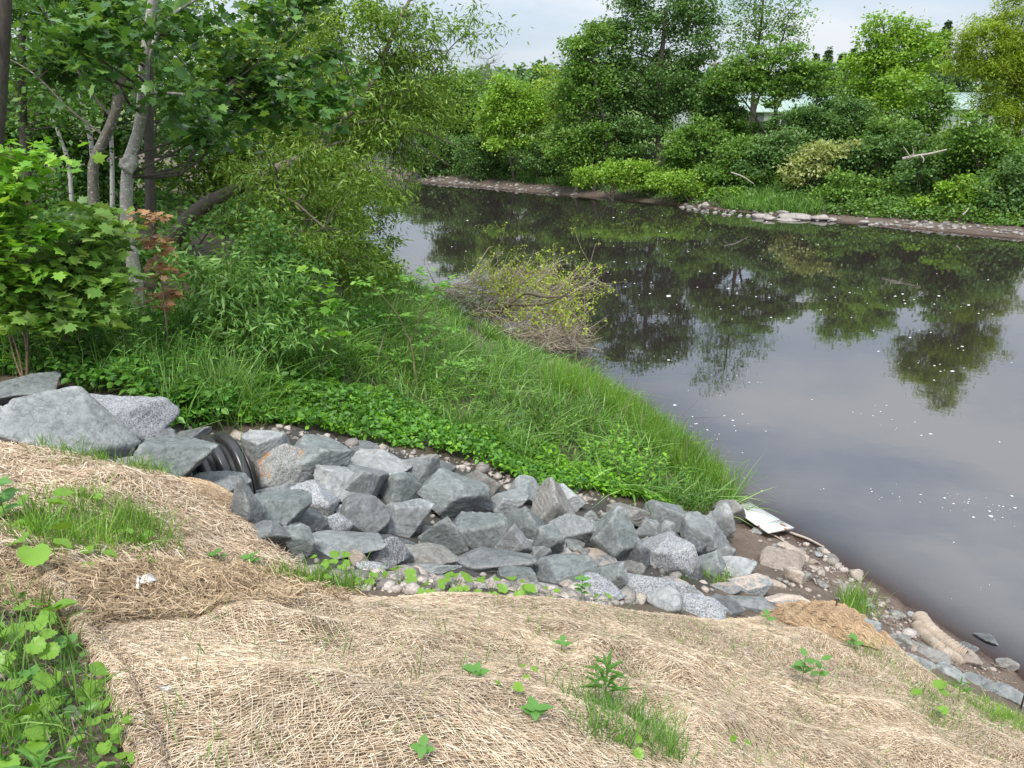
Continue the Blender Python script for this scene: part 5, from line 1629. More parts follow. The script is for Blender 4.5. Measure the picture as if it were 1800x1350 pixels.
# the knot on the nearer maple is a burl of its own
kc = at(227, 288, 8.72)
V, F = rock_shape(4, 55, 16, 0.12, 1.0)
W = V * np.array([0.10, 0.09, 0.115]); ringk = np.linalg.norm((W - [0.0, -0.085, 0.02])[:, [0, 2]], axis=1)
W[:, 1] += 0.05 * np.exp(-(ringk / 0.035) ** 2) * (W[:, 1] < 0)
obj('knot', W + kc, F, BK_MAPLE, parent=t1, smooth=True)
tree('maple_tree', 'second maple with a kinked grey trunk, left of the lichen spotted trunk', 'tree', 10.8, (165, 420),
     [(150, 30, 120, 60), (60, 60, 90, 70, 0.5), (230, 20, 90, 50), (110, 130, 60, 40, 0.4)],
     (L_MAPLE, 0.12, LF_MAPLE), trunk=[(168, 470), (166, 400), (164, 330), (166, 282), (188, 235), (208, 180), (214, 120), (210, 60), (204, -30)], tr=0.082, bark=BK_MAPLE2, seed=4, clump=0.42, cov=2.0, up=1.1, droop=0.5, flat=0.45, nb=30, tip=0.6, bmat=BK_DARK,
     limbs=[([(196, 205), (150, 150), (118, 80), (70, 10)], 0.024, 0.01), ([(185, 240), (120, 190), (60, 130), (-10, 90)], 0.018, 0.008)])
tree('dark_tree', 'dark straight trunk rising at the very left edge of the picture', 'tree', 7.8, (2, 520), [(-60, -60, 90, 60)], (L_MAPLE, 0.15, LF_MAPLE), trunk=[(-12, 600), (-8, 300), (2, 120), (8, 0), (12, -80)], tr=0.075, bark=BK_DARK, seed=5, cov=1.2, nb=8, tip=0.8)
# the leaning willow-like tree over the water
tree('willow_tree', 'leaning feathery leaved tree reaching from the bank out over the river', 'tree', 12.5, (288, 470),
     [(560, 340, 120, 85), (660, 300, 80, 90, 1.2), (470, 330, 90, 90, -0.4), (590, 430, 95, 55, -0.6), (640, 400, 55, 70, 0.6), (690, 190, 80, 75, 1.6), (600, 200, 90, 80, 1.0), (660, 90, 80, 85, 1.8), (740, 220, 55, 70, 2.0), (770, 160, 55, 40, 2.4),
      (590, 60, 90, 75, 1.5), (730, 60, 55, 60, 2.2), (660, 480, 42, 45, -0.8), (800, 205, 38, 34, 2.4), (872, 58, 14, 10, 2.6), (838, 18, 18, 16, 2.5), (800, 60, 26, 20, 2.4), (770, 100, 30, 26, 2.2), (840, 75, 14, 12, 2.5), (480, 440, 80, 60, -1)],
     (L_LANCE, 0.11, LF_WILLOW), trunk=[(270, 500), (288, 460), (318, 400), (360, 360), (410, 335), (470, 305, 0.2), (540, 272, 0.6), (590, 225, 1.0), (640, 170, 1.4), (672, 110, 1.6), (690, 60, 1.8), (725, -10, 2)], tr=0.155, bark=BK_BROWN, seed=6,
     clump=0.34, cov=1.3, up=0.5, droop=0.75, flat=0.5, nb=90, shell=0.2, tip=0.16, bmat=BK_DARK,
     limbs=[([(590, 225, 1.0), (680, 212, 1.3), (750, 235, 1.6), (800, 255, 1.8)], 0.035, 0.01), ([(640, 170, 1.4), (740, 150, 2), (800, 75, 2.4), (850, 52, 2.6)], 0.022, 0.004), ([(540, 272, 0.6), (600, 250, 0.8), (700, 240, 1.4), (790, 290, 1.8)], 0.03, 0.008),
            ([(360, 360), (420, 330), (500, 345, -0.4), (570, 400, -0.8)], 0.05, 0.012), ([(800, 75, 2.4), (835, 40, 2.5), (862, 5, 2.6)], 0.005, 0.002), ([(800, 75, 2.4), (850, 60, 2.5), (882, 62, 2.6)], 0.005, 0.002)])
r2_ = np.random.default_rng(61)
# trees of the wood behind
WOOD = [
 ('birch_tree', 'thin white birch stem farthest left among the dark trees', 15.5, (128, 430), [(110, 40, 90, 60), (60, 150, 70, 50)], (L_DIAMOND, 0.10, LF_DEEP), [(130, 440), (122, 300), (105, 240), (80, 170), (45, 60)], 0.045, BK_BIRCH),
 ('birch_tree', 'white birch stem just left of the kinked maple trunk', 14.5, (165, 430), [(150, 130, 60, 50), (190, 30, 70, 50)], (L_DIAMOND, 0.10, LF_DEEP), [(166, 430), (162, 270), (150, 210), (140, 160), (120, 60)], 0.05, BK_BIRCH),
 ('birch_tree', 'short white birch stem between the two maple trunks', 15.5, (197, 420), [(215, 120, 50, 60)], (L_DIAMOND, 0.10, LF_DEEP), [(198, 430), (197, 290), (196, 220), (205, 120)], 0.05, BK_BIRCH),
 ('woodland_tree', 'dark straight tree close behind the lichen spotted maple', 11.5, (266, 440), [(300, 120, 80, 60, 1), (260, 40, 80, 60, 1.4), (330, 230, 55, 45, 0.8)], (L_DIAMOND, 0.09, LF_DEEP), [(270, 470), (264, 330), (262, 200), (262, 60), (260, -60)], 0.085, BK_DARK),
 ('woodland_tree', 'dark leafy tree filling the wood at the far left', 17, (40, 420), [(30, 150, 110, 90), (-30, 260, 90, 90), (70, 270, 80, 70), (20, 350, 90, 60), (130, 300, 60, 70)], (L_DIAMOND, 0.12, LF_DEEP), None, 0.12, BK_DARK),
 ('woodland_tree', 'dark leafy tree filling the wood behind the two maples', 18, (200, 420), [(170, 200, 110, 80), (120, 370, 90, 60), (230, 300, 90, 80), (260, 180, 80, 80), (190, 80, 120, 70)], (L_DIAMOND, 0.12, LF_DEEP), None, 0.12, BK_DARK),
 ('woodland_tree', 'lighter green tree behind the leaning trunk in the wood', 20, (380, 400), [(380, 250, 90, 90), (350, 130, 100, 90), (440, 170, 80, 90), (330, 330, 80, 70), (430, 60, 100, 80)], (L_DIAMOND, 0.12, LF_WILLOW), None, 0.12, BK_DARK),
 ('woodland_tree', 'broad tree behind the feathery crown over the water', 26, (520, 390), [(500, 150, 100, 110), (560, 240, 90, 80), (480, 290, 80, 80), (530, 50, 110, 80), (590, 330, 70, 60)], (L_DIAMOND, 0.14, LF_WILLOW), None, 0.14, BK_DARK),
 ('woodland_tree', 'tall tree at the upper left corner behind the dark trunk', 13, (70, 470), [(40, 60, 80, 60), (-10, 120, 60, 60), (100, 200, 60, 45)], (L_DIAMOND, 0.10, LF_DEEP), None, 0.10, BK_DARK),
]
for k, (nm, lab, Y, base, bl_, lf_, tk, tr_, bk) in enumerate(WOOD):
    tree(nm, lab, 'tree', Y, base, bl_, lf_, trunk=tk, tr=tr_, bark=bk, seed=70 + k, clump=0.6, cov=1.9, up=0.9, droop=0.4, nb=14 if tk else 24, group='trees of the near wood', tip=0.5, bmat=BK_DARK, top=0.6)

# shrubs and saplings along the near bank
def shrub(name, label, Y, base, blobs, leaf, seed, stems=6, tr=0.016, bark=None, clump=0.28, cov=2.4, group=None, up=0.8, droop=0.35, flat=0.55, nb=14, shell=0.3, cat_='shrub'):
    return tree(name, label, cat_, Y, base, blobs, leaf, tr=tr, bark=bark or BK_STEM, seed=seed, clump=clump, cov=cov, group=group, up=up, droop=droop, flat=flat, nb=nb, stems=stems, shell=shell, tip=0.35)
shrub('maple_sapling', 'bushy maple sapling with layered pale leaves in front of the lichen spotted trunk', 7.0, (95, 620),
      [(130, 420, 70, 50), (165, 430, 42, 42, 0.2), (60, 430, 80, 50, 0.2), (130, 520, 75, 55, -0.2), (165, 505, 42, 50), (170, 385, 36, 24, 0.3), (60, 540, 75, 40, -0.2), (120, 560, 75, 34, -0.3), (100, 480, 65, 50)], (L_MAPLE, 0.118, LF_SAPM), 11, stems=5, tr=0.014, bark=BK_RSTEM, clump=0.26, cov=3.4, up=1.3, droop=0.35, flat=0.28)
shrub('maple_sapling', 'taller bright green maple sapling at the left edge', 6.6, (30, 610),
      [(20, 270, 45, 40), (10, 330, 55, 45), (25, 390, 70, 40), (30, 460, 80, 50), (-20, 380, 60, 80), (10, 530, 70, 40)], (L_MAPLE, 0.096, LF_SAPB), 12, stems=4, tr=0.014, bark=BK_RSTEM, clump=0.24, cov=3.4, up=1.3, droop=0.3, flat=0.28)
shrub('maple_sapling', 'slender maple sapling with reddish bronze leaves right of the lichen spotted trunk', 7.6, (293, 620),
      [(262, 385, 28, 18), (268, 428, 24, 22), (280, 478, 28, 20), (285, 520, 34, 24, 0.1)], (L_MAPLE, 0.088, LF_RED), 13, stems=2, tr=0.008, bark=BK_RSTEM, clump=0.16, cov=1.5, up=1.8, droop=0.5, flat=0.4, nb=10)
shrub('maple_sapling', 'thin young maple with yellowish leaves at the right end of the narrow leaved shrub', 8.4, (548, 660),
      [(555, 485, 32, 22), (570, 520, 26, 20), (550, 545, 30, 20), (585, 580, 24, 16)], (L_MAPLE, 0.13, LF_SAPB), 14, stems=2, tr=0.007, bark=BK_STEM, clump=0.15, cov=1.3, up=2.2, droop=0.4, flat=0.3, nb=8)
shrub('narrow_leaved_shrub', 'large rounded shrub with narrow drooping leaves behind the weeds', 8.2, (440, 660),
      [(390, 500, 75, 55), (460, 530, 85, 70, 0.2), (340, 545, 55, 45), (530, 560, 60, 55, 0.3), (440, 600, 95, 45, -0.3), (330, 470, 35, 30, 0.2)], (L_LANCE, 0.115, LF_WSHRUB), 15, stems=14, tr=0.009, clump=0.26, cov=1.9, up=0.4, droop=0.5, nb=40)
BANK = [
 ('dense shrub on the bank under the leaning tree', 11.0, (440, 560), [(430, 470, 70, 45), (510, 480, 60, 50), (480, 420, 60, 45)], (L_DIAMOND, 0.075, LF_WSHRUB)),
 ('leafy shrub hanging over the water under the feathery tree', 14.0, (630, 520), [(620, 470, 60, 45), (660, 500, 45, 35), (590, 520, 60, 35), (680, 455, 30, 30)], (L_DIAMOND, 0.075, LF_WILLOW)),
 ('dark shrub at the foot of the two maples', 10.0, (200, 520), [(150, 440, 80, 50), (230, 470, 60, 50), (100, 480, 80, 45), (300, 430, 40, 50)], (L_DIAMOND, 0.08, LF_DEEP)),
 ('dark bush in the shade at the left edge of the wood', 11.0, (30, 500), [(20, 450, 90, 55), (90, 400, 70, 50), (-40, 430, 60, 70)], (L_DIAMOND, 0.09, LF_DEEP)),
 ('green bush behind the leaning trunk', 15.0, (340, 460), [(330, 400, 60, 50), (390, 430, 60, 45), (440, 390, 50, 50)], (L_DIAMOND, 0.09, LF_DEEP)),
 ('low leafy shrub where the tall grass meets the feathery tree', 10.6, (610, 600), [(600, 570, 45, 30), (560, 560, 40, 40), (640, 560, 40, 26)], (L_DIAMOND, 0.06, LF_WEED)),
]
for k, (lab, Y, base, bl_, lf_) in enumerate(BANK):
    shrub('shrub', lab, Y, base, bl_, lf_, 120 + k, stems=7, group='shrubs along the near bank', clump=0.3, cov=2.2, nb=20)

# ash sapling: thin stem and feathered leaves of paired leaflets
def pinnate(base, dirv, L, pairs, lsize, r):
    """one compound leaf: rachis and paired leaflets"""
    d = norm(dirv); s = np.linspace(0, 1, 6)
    P = base + d * (L * s)[:, None] + np.array([0, 0, -1.0]) * (0.22 * L * s ** 2)[:, None]
    st = tubes(P, np.linspace(0.002, 0.001, 6), 3)
    side = norm(np.cross(d, [0, 0, 1.0]))
    pos, out = [], []
    for k in range(pairs):
        u = 0.3 + 0.65 * k / max(pairs - 1, 1)
        p = base + d * L * u + np.array([0, 0, -0.22 * L * u * u])
        for sg in (-1, 1):
            pos.append(p); out.append(side * sg + d * 0.55 + [0, 0, -0.25])
    pos.append(P[-1]); out.append(d + [0, 0, -0.5])
    pos = np.array(pos); out = np.array(out)
    nn = np.array([0, 0, 1.0]) + r.normal(size=pos.shape) * 0.2 - d * 0.1
    return st, place(L_OVAL, pos, lsize * r.uniform(0.8, 1.15, len(pos)), frames(nn, out))
r = np.random.default_rng(15)
Ya = 9.4
foot = at(736, 735, Ya); foot[2] = float(H(foot[0], foot[1]))
ash = thing('ash_sapling', foot, 'young ash sapling with feathered leaves standing in the grass above the rocks', 'sapling')
lines = [[(736, 738), (731, 660), (722, 605), (716, 590)], [(716, 592), (700, 555), (672, 520), (655, 505)], [(720, 600), (738, 560), (742, 520), (738, 490)], [(733, 690), (775, 680), (800, 655), (812, 640)], [(731, 660), (700, 640), (672, 628), (655, 615)], [(738, 560), (760, 530), (775, 515), (790, 505)], [(733, 700), (738, 660), (750, 610), (770, 580)]]
V, F = cat([limb([at(px, py, Ya + 0.1 * k) for px, py in l], 0.011 if k == 0 else 0.006, 0.006 if k == 0 else 0.002, 12, 6, k) for k, l in enumerate(lines)])
obj('trunk', V, F, BK_RSTEM, parent=ash, smooth=True)
sts, lvs = [], []
for k, l in enumerate(lines[1:]):
    L3 = spline([at(px, py, Ya + 0.1 * (k + 1)) for px, py in l], 10)
    for i, m in ((9, 7), (6, 4), (3, 2)):
        for j in range(m):
            a = r.uniform(0, 6.28)
            st, lv = pinnate(L3[i], np.array([math.cos(a), math.sin(a) * 0.8, r.uniform(0.1, 0.7)]), r.uniform(0.2, 0.34), 4, 0.072, r)
            sts.append(st); lvs.append(lv)
obj('leaf_stalks', *cat(sts), BK_GSTEM, parent=ash)
obj('crown', *cat(lvs), LF_ASH, parent=ash)

# knotweed with heart-shaped leaves at the edge of the grass
Pk, _ = hit1(1100, 862)
kn = thing('knotweed', Pk, 'patch of heart leaved knotweed growing against the right boulders', 'plant')
kp = ground_poly([(1020, 815), (1080, 800), (1150, 840), (1160, 872), (1110, 880), (1050, 850)])
b_ = ground_pts(kp, 46, r)
st, lv = herbs(b_, r.uniform(0.25, 0.5, len(b_)), 9, 0.085, L_HEART, r, 0.3, 0.25, 0.3)
obj('stems', *st, BK_GSTEM, parent=kn, kind='stuff')
obj('foliage', *lv, LF_CLOVER, parent=kn, kind='stuff')
# broad leaved plant and ferns among the weeds
for k, (px, py, n, h, sz, tm, lm, lab) in enumerate([
  (335, 728, 12, 0.4, 0.13, L_HEART, LF_WEED, 'broad dark leaved plant at the edge of the gravel left of the pipe'),
  (445, 740, 9, 0.22, 0.13, L_LANCEW, LF_WEED, 'star shaped rosette above the orange stained boulder'),
  (360, 635, 7, 0.5, 0.09, L_HEART, LF_ROUND, 'bright yellow green leaf cluster below the narrow leaved shrub'),
  (400, 720, 40, 0.55, 0.3, L_LANCE, LF_GRASS, 'tall arching grass clump above the black pipe')]):
    B, _ = hit1(px, py)
    th = thing('wild_plant', B, lab, 'plant')
    if tm is L_LANCE:
        P = B + r.normal(size=(420, 3)) * [0.22, 0.16, 0]; P[:, 2] = H(P[:, 0], P[:, 1])
        V, F = blades(P, r.uniform(0.35, 0.75, 420), r.uniform(0.005, 0.009, 420), r, 0.4, 0.5)
        obj('blades', V, F, lm, parent=th)
        continue
    bb = B + r.normal(size=(n, 3)) * [0.12, 0.08, 0]; bb[:, 2] = H(bb[:, 0], bb[:, 1])
    st, lv = herbs(bb, r.uniform(0.6, 1.0, n) * h, 7, sz, tm, r, 0.35, 0.15, 0.5)
    obj('stems', *st, BK_GSTEM, parent=th, kind='stuff')
    obj('foliage', *lv, lm, parent=th, kind='stuff')
def fern(px, py, n, L, lab):
    B, _ = hit1(px, py)
    th = thing('fern', B, lab, 'fern', 'ferns in the low cover')
    ss, ll = [], []
    for k in range(n):
        a = 2 * PI * k / n + r.uniform(-0.2, 0.2)
        d = np.array([math.cos(a), math.sin(a), 1.0])
        s = np.linspace(0, 1, 12)[:, None]
        l = L * r.uniform(0.8, 1.1)
        P = B + norm(d) * l * s + np.array([0, 0, -0.35 * l]) * s ** 2
        ss.append(tubes(P, np.linspace(0.003, 0.001, 12), 3))
        T = norm(np.gradient(P, axis=0)); side = norm(np.cross(T, [0, 0, 1.0]))
        pos = np.vstack([P[2:], P[2:]]); out = np.vstack([side[2:] + T[2:] * 0.4, -side[2:] + T[2:] * 0.4])
        sz = np.tile(np.sin(np.linspace(0.6, 3.0, 10)) * 0.24 * l, 2)
        nn = np.cross(np.vstack([side[2:], side[2:]]), np.vstack([T[2:], T[2:]])) + r.normal(size=pos.shape) * 0.1
        ll.append(place(L_LANCEW, pos, sz, frames(nn, out)))
    obj('stalks', *cat(ss), BK_GSTEM, parent=th)
    obj('fronds', *cat(ll), LF_CLOVER, parent=th)
fern(478, 700, 8, 0.42, 'yellow green fern at the left end of the low cover')
fern(560, 690, 7, 0.34, 'small fern in the middle of the low cover below the narrow leaved shrub')
fern(640, 705, 9, 0.40, 'fern at the right end of the low cover left of the ash sapling')

# ------------------------------------------------------------------ the fallen tree in the river
r = np.random.default_rng(44)
M_BRANCH = mat_bark('weathered_branch', (0.06, 0.048, 0.035), (0.16, 0.13, 0.095), (0.13, 0.15, 0.06), 9.0, 0.6)
M_DTWIG = mat_strand('dry_twigs', [(0, (0.17, 0.135, 0.10)), (0.5, (0.36, 0.305, 0.235)), (1, (0.54, 0.48, 0.385))])
fb = at(778, 506, 18.6); fb[2] = max(fb[2], 0.2)
fal = thing('fallen_tree', fb, 'fallen leafy tree lying in the river off the grass bank, mostly bare twigs', 'fallen tree')
main = [([(770, 508, 18.8), (800, 520, 18.2), (840, 545, 17.4), (872, 552, 17.0)], 0.11, 0.07), ([(872, 552, 17.0), (895, 535, 16.8), (920, 515, 16.8), (960, 522, 16.6), (1000, 520, 16.4)], 0.06, 0.015),
        ([(768, 505, 18.9), (790, 503, 18.8), (830, 510, 18.6), (880, 520, 18.2)], 0.05, 0.012), ([(785, 520, 18.4), (805, 545, 17.8), (830, 555, 17.4), (870, 556, 17.0)], 0.06, 0.03),
        ([(845, 548, 17.2), (875, 515, 17.4), (900, 490, 17.6), (915, 465, 17.8)], 0.03, 0.008), ([(895, 535, 16.8), (950, 535, 16.4), (990, 520, 16.2), (1030, 490, 16.2)], 0.03, 0.008),
        ([(860, 555, 17.0), (900, 590, 16.2), (950, 610, 15.8), (1010, 630, 15.4)], 0.04, 0.012), ([(820, 548, 17.5), (850, 590, 16.6), (890, 610, 16.2), (940, 630, 15.8)], 0.035, 0.01), ([(768, 505, 18.9), (760, 490, 19), (750, 470, 19.2)], 0.02, 0.006)]
Ls = []
geo = []
for k, (l, r0, r1) in enumerate(main):
    pts = [at(*p) for p in l]
    for p in pts:
        p[2] = max(p[2], -0.02)
    geo.append(limb(pts, r0 * 1.3, r1 * 1.2, 16, 8, k, 0.1)); Ls.append(spline(pts, 16))
obj('trunk', *cat(geo), M_BRANCH, parent=fal, smooth=True)
# twigs: spreading out and up to the right, drooping into the water lower down
mp_ = np.array([p for l, _, _ in main[:-1] for p in spline(np.array(l), 24)[:, :2]])
n = 950
i_ = r.integers(0, len(mp_), n)
an = np.radians(-12 + r.normal(size=n) * 42); Lp = r.uniform(25, 130, n)
sx_, sy_ = mp_[i_, 0] + r.normal(size=n) * 6, mp_[i_, 1] + r.normal(size=n) * 6
low_ = r.uniform(0, 1, n) < 0.38                          # the mass of dead twigs lying in the water
sx_[low_] = r.uniform(880, 1035, low_.sum()); sy_[low_] = 575 + r.normal(size=low_.sum()) * 22 + (sx_[low_] - 860) * 0.24
an[low_] = np.radians(r.normal(size=low_.sum()) * 40); Lp[low_] *= 0.7
ex = sx_ + Lp * np.cos(an); ey = sy_ + Lp * np.sin(an)
ra_ = np.arctan2(ey - 548, ex - 912)
wob = 0.86 + 0.34 * vnoise(xyz(np.cos(ra_) * 2.2, np.sin(ra_) * 2.2), 97)
keep = (((ex - 912) / 150 / wob) ** 2 + ((ey - 548 + 0.1 * (ex - 912)) / 112 / wob) ** 2 < 1) & (ey < 575 + (ex - 700) * 0.30)
sx_, sy_, ex, ey = sx_[keep], sy_[keep], ex[keep], ey[keep]; n = len(ex)
yd = lambda y: 18.6 - (y - 450) / 200 * 3.1
dj = r.normal(size=n) * 0.25
src = at(sx_, sy_, yd(sy_) + dj); tip = at(ex, ey, yd(ey) + dj + r.normal(size=n) * 0.35)
src[:, 2] = np.maximum(src[:, 2], 0.02); tip[:, 2] = np.maximum(tip[:, 2], -0.03 + 0.12 * r.uniform(size=n))
mid = (src + tip) / 2 + r.normal(size=(n, 3)) * 0.07 - np.array([0, 0, 0.05])
s = np.linspace(0, 1, 5)[None, :, None]
TW = (1 - s) ** 2 * src[:, None] + 2 * s * (1 - s) * mid[:, None] + s ** 2 * tip[:, None]
V, F = tubes(TW, np.linspace(0.009, 0.0045, 5)[None] * r.uniform(0.6, 1.25, (n, 1)), 3)
obj('twigs', V, F, M_DTWIG, parent=fal, kind='stuff')
k = r.integers(0, n, 2200)
s_ = r.uniform(0.2, 1, 2200)[:, None]
st_ = TW[k, 2] * (1 - s_) + TW[k, 4] * s_
dv = r.normal(size=(2200, 3)) * 0.22 + np.array([0.14, -0.05, 0.10])
e_ = st_ + dv
SB = np.stack([st_, (st_ + e_) / 2 + r.normal(size=(2200, 3)) * 0.02, e_], 1)
V, F = tubes(SB, np.linspace(0.004, 0.0025, 3)[None] * r.uniform(0.7, 1.3, (2200, 1)), 3)
obj('fine_twigs', V, F, M_DTWIG, parent=fal, kind='stuff')
hi_ = e_[e_[:, 2] > np.quantile(e_[:, 2], 0.45)]
sel = hi_[r.integers(0, len(hi_), 4200)] + r.normal(size=(4200, 3)) * 0.04
V, F = leaves(L_OVAL, sel, 0.062, r, up=0.6, droop=0.4)
obj('leaves', V, F, LF_SPARSE, parent=fal)
# ------------------------------------------------------------------ the far bank
FL_DARK = mat_leaf('far_dark_leaf', (0.042, 0.092, 0.026), (0.075, 0.148, 0.040), (0.145, 0.24, 0.072), 0.35, 0.5)
FL_MID = mat_leaf('far_mid_leaf', (0.052, 0.115, 0.020), (0.095, 0.185, 0.032), (0.19, 0.305, 0.065), 0.38, 0.5)
FL_BRIGHT = mat_leaf('far_bright_leaf', (0.085, 0.17, 0.018), (0.145, 0.26, 0.030), (0.25, 0.38, 0.06), 0.4, 0.5)
FL_YELLOW = mat_leaf('far_yellow_leaf', (0.11, 0.17, 0.014), (0.18, 0.26, 0.024), (0.28, 0.36, 0.05), 0.42, 0.5)
FL_PALE = mat_leaf('far_pale_leaf', (0.15, 0.19, 0.06), (0.24, 0.28, 0.10), (0.36, 0.38, 0.17), 0.35, 0.5)
FL_CON = mat_leaf('conifer_needles', (0.04, 0.075, 0.034), (0.065, 0.11, 0.05), (0.10, 0.16, 0.07), 0.2, 0.6)
D1, D2 = 0.185, 0.14
def ft(name, label, Y, base, blobs, mat, seed, size=D1, tr=0.16, bark=None, clump=0.75, cov=2.3, up=0.9, stems=1, nb=26, shell=0.4, trunk=None, cat_='tree', group='trees on the far bank', tip=0.3, flat=0.5, droop=0.35, tmpl=None, top=0.8):
    cov *= 1.3
    return tree(name, label, cat_, Y, base, blobs, (tmpl or L_DIAMOND, size, mat), trunk=trunk, tr=tr, bark=bark or BK_DARK, seed=seed, clump=clump, cov=cov, up=up, droop=droop, flat=flat, nb=nb, shell=shell, group=group, stems=stems, tip=tip, top=top)
ft('broadleaf_tree', 'tallest dark green tree in the middle of the far bank', 49, 1158,
   [(1165, 20, 70, 55), (1215, 70, 45, 55), (1120, 50, 60, 50), (1060, 95, 55, 45), (1030, 140, 45, 45), (1100, 140, 70, 50), (1180, 120, 65, 50), (1215, 150, 50, 50), (1060, 195, 65, 45), (1130, 210, 60, 40), (1010, 190, 30, 40), (1230, 30, 25, 30)],
   FL_DARK, 201, tr=0.3, trunk=[(1158, 290), (1160, 220), (1158, 150), (1165, 80), (1172, 10)], clump=0.8, cov=2.0, nb=60)
ft('broadleaf_tree', 'bright leaved tree leaning on the left side of the tallest dark tree', 47, 1045,
   [(1020, 90, 34, 34), (1000, 150, 36, 40), (1040, 150, 40, 40), (1015, 220, 45, 40), (1050, 70, 26, 26)], FL_MID, 202, tr=0.14)
ft('poplar_tree', 'tall airy tree with thin upright limbs, right of the tallest dark tree', 50, 1320,
   [(1340, 10, 70, 50), (1300, 40, 45, 45), (1385, 40, 45, 55), (1345, 75, 70, 40), (1285, 90, 35, 35), (1400, 90, 30, 30), (1330, -50, 55, 45)], FL_MID, 203, tr=0.16, cov=0.42, clump=0.6, nb=50, shell=0.1, stems=3, size=0.15,
   trunk=[(1318, 300), (1322, 200), (1328, 120), (1338, 40), (1345, -40)])
ft('broadleaf_tree', 'spreading tree with layered boughs in front of the white building', 46, 1372,
   [(1370, 120, 75, 24), (1330, 140, 70, 24), (1400, 142, 60, 22), (1360, 90, 55, 22), (1290, 130, 45, 30), (1440, 130, 35, 22), (1290, 158, 45, 24), (1350, 172, 40, 12), (1420, 168, 40, 12)], FL_MID, 204, tr=0.13, clump=0.6, cov=2.2, flat=0.3, nb=40, stems=2, trunk=[(1366, 260), (1364, 215), (1362, 180), (1366, 130)])
ft('broadleaf_tree', 'dark rounded tree between the tallest tree and the airy tree', 48, 1255, [(1255, 170, 45, 50), (1240, 225, 50, 40), (1275, 200, 30, 40)], FL_DARK, 205, tr=0.1)
ft('broadleaf_tree', 'big rounded bright green tree with upright shoots right of the white building', 50, 1600,
   [(1600, 75, 55, 30), (1560, 90, 60, 50), (1620, 110, 45, 40), (1520, 130, 45, 50), (1575, 145, 60, 40), (1530, 175, 50, 30), (1545, 40, 10, 28), (1525, 60, 8, 24), (1590, 45, 22, 18)], FL_BRIGHT, 206, tr=0.15, clump=0.7, cov=2.4, nb=50)
ft('young_maple', 'young bright maple in front of the big rounded tree', 46, 1590, [(1590, 150, 36, 30), (1580, 185, 42, 24), (1610, 170, 24, 26)], FL_BRIGHT, 207, tr=0.06, size=0.2, clump=0.5)
ft('young_maple', 'slim young tree left of the green roofed house at right', 44, 1632, [(1640, 165, 36, 30), (1650, 198, 24, 22), (1620, 205, 30, 24), (1642, 225, 18, 18)], FL_MID, 208, tr=0.06, clump=0.5, trunk=[(1634, 275), (1635, 240), (1640, 200), (1645, 160)])
ft('willow_tree', 'large yellow green feathery tree at the right edge of the picture', 38, 1775,
   [(1750, 70, 60, 45), (1800, 50, 60, 55), (1720, 110, 45, 40), (1780, 130, 60, 50), (1830, 120, 50, 60), (1765, 190, 55, 35), (1700, 75, 30, 28), (1800, 230, 60, 50), (1790, -5, 30, 30)], FL_YELLOW, 209, tr=0.2, tmpl=L_LANCE, size=0.19, clump=0.6, cov=1.6, nb=60, droop=0.6,
   trunk=[(1772, 340), (1785, 280), (1790, 200), (1785, 120), (1780, 60)])
ft('broadleaf_tree', 'round bright yellow green tree at the bend of the river', 52, 905,
   [(905, 165, 42, 32), (880, 200, 42, 34), (930, 200, 42, 34), (900, 235, 50, 36), (945, 240, 30, 30), (870, 235, 30, 30)], FL_BRIGHT, 210, tr=0.13, clump=0.7, cov=2.6)
ft('broadleaf_tree', 'paler tree behind the feathery crown at the river bend', 58, 830, [(830, 160, 40, 36), (800, 190, 40, 40), (845, 205, 38, 36), (820, 250, 45, 36), (770, 230, 40, 40), (780, 165, 35, 35)], FL_MID, 211, tr=0.13, cov=2.6)
ft('broadleaf_tree', 'yellow green tree between the round bright tree and the tallest dark tree', 56, 975, [(970, 140, 28, 26), (955, 175, 32, 30), (985, 185, 26, 34), (975, 225, 28, 30)], FL_YELLOW, 212, tr=0.1)
ft('bare_tree', 'leafless grey tree above the wood at the river bend', 62, 855, [(858, 120, 40, 36)], FL_MID, 213, tr=0.09, cov=0.02, clump=0.3, nb=70, shell=0.0, stems=3, bark=mat_plain('grey_dead_wood', (0.2, 0.18, 0.17), 0.8, (0.3, 0.28, 0.26), 20), top=0.9)
ft('bare_tree', 'small leafless tree peeping over the wood beside the tallest dark tree', 60, 992, [(988, 108, 14, 22)], FL_MID, 214, tr=0.05, cov=0.02, clump=0.3, nb=24, shell=0.0, stems=2, bark=bpy.data.materials['grey_dead_wood'], top=0.9)
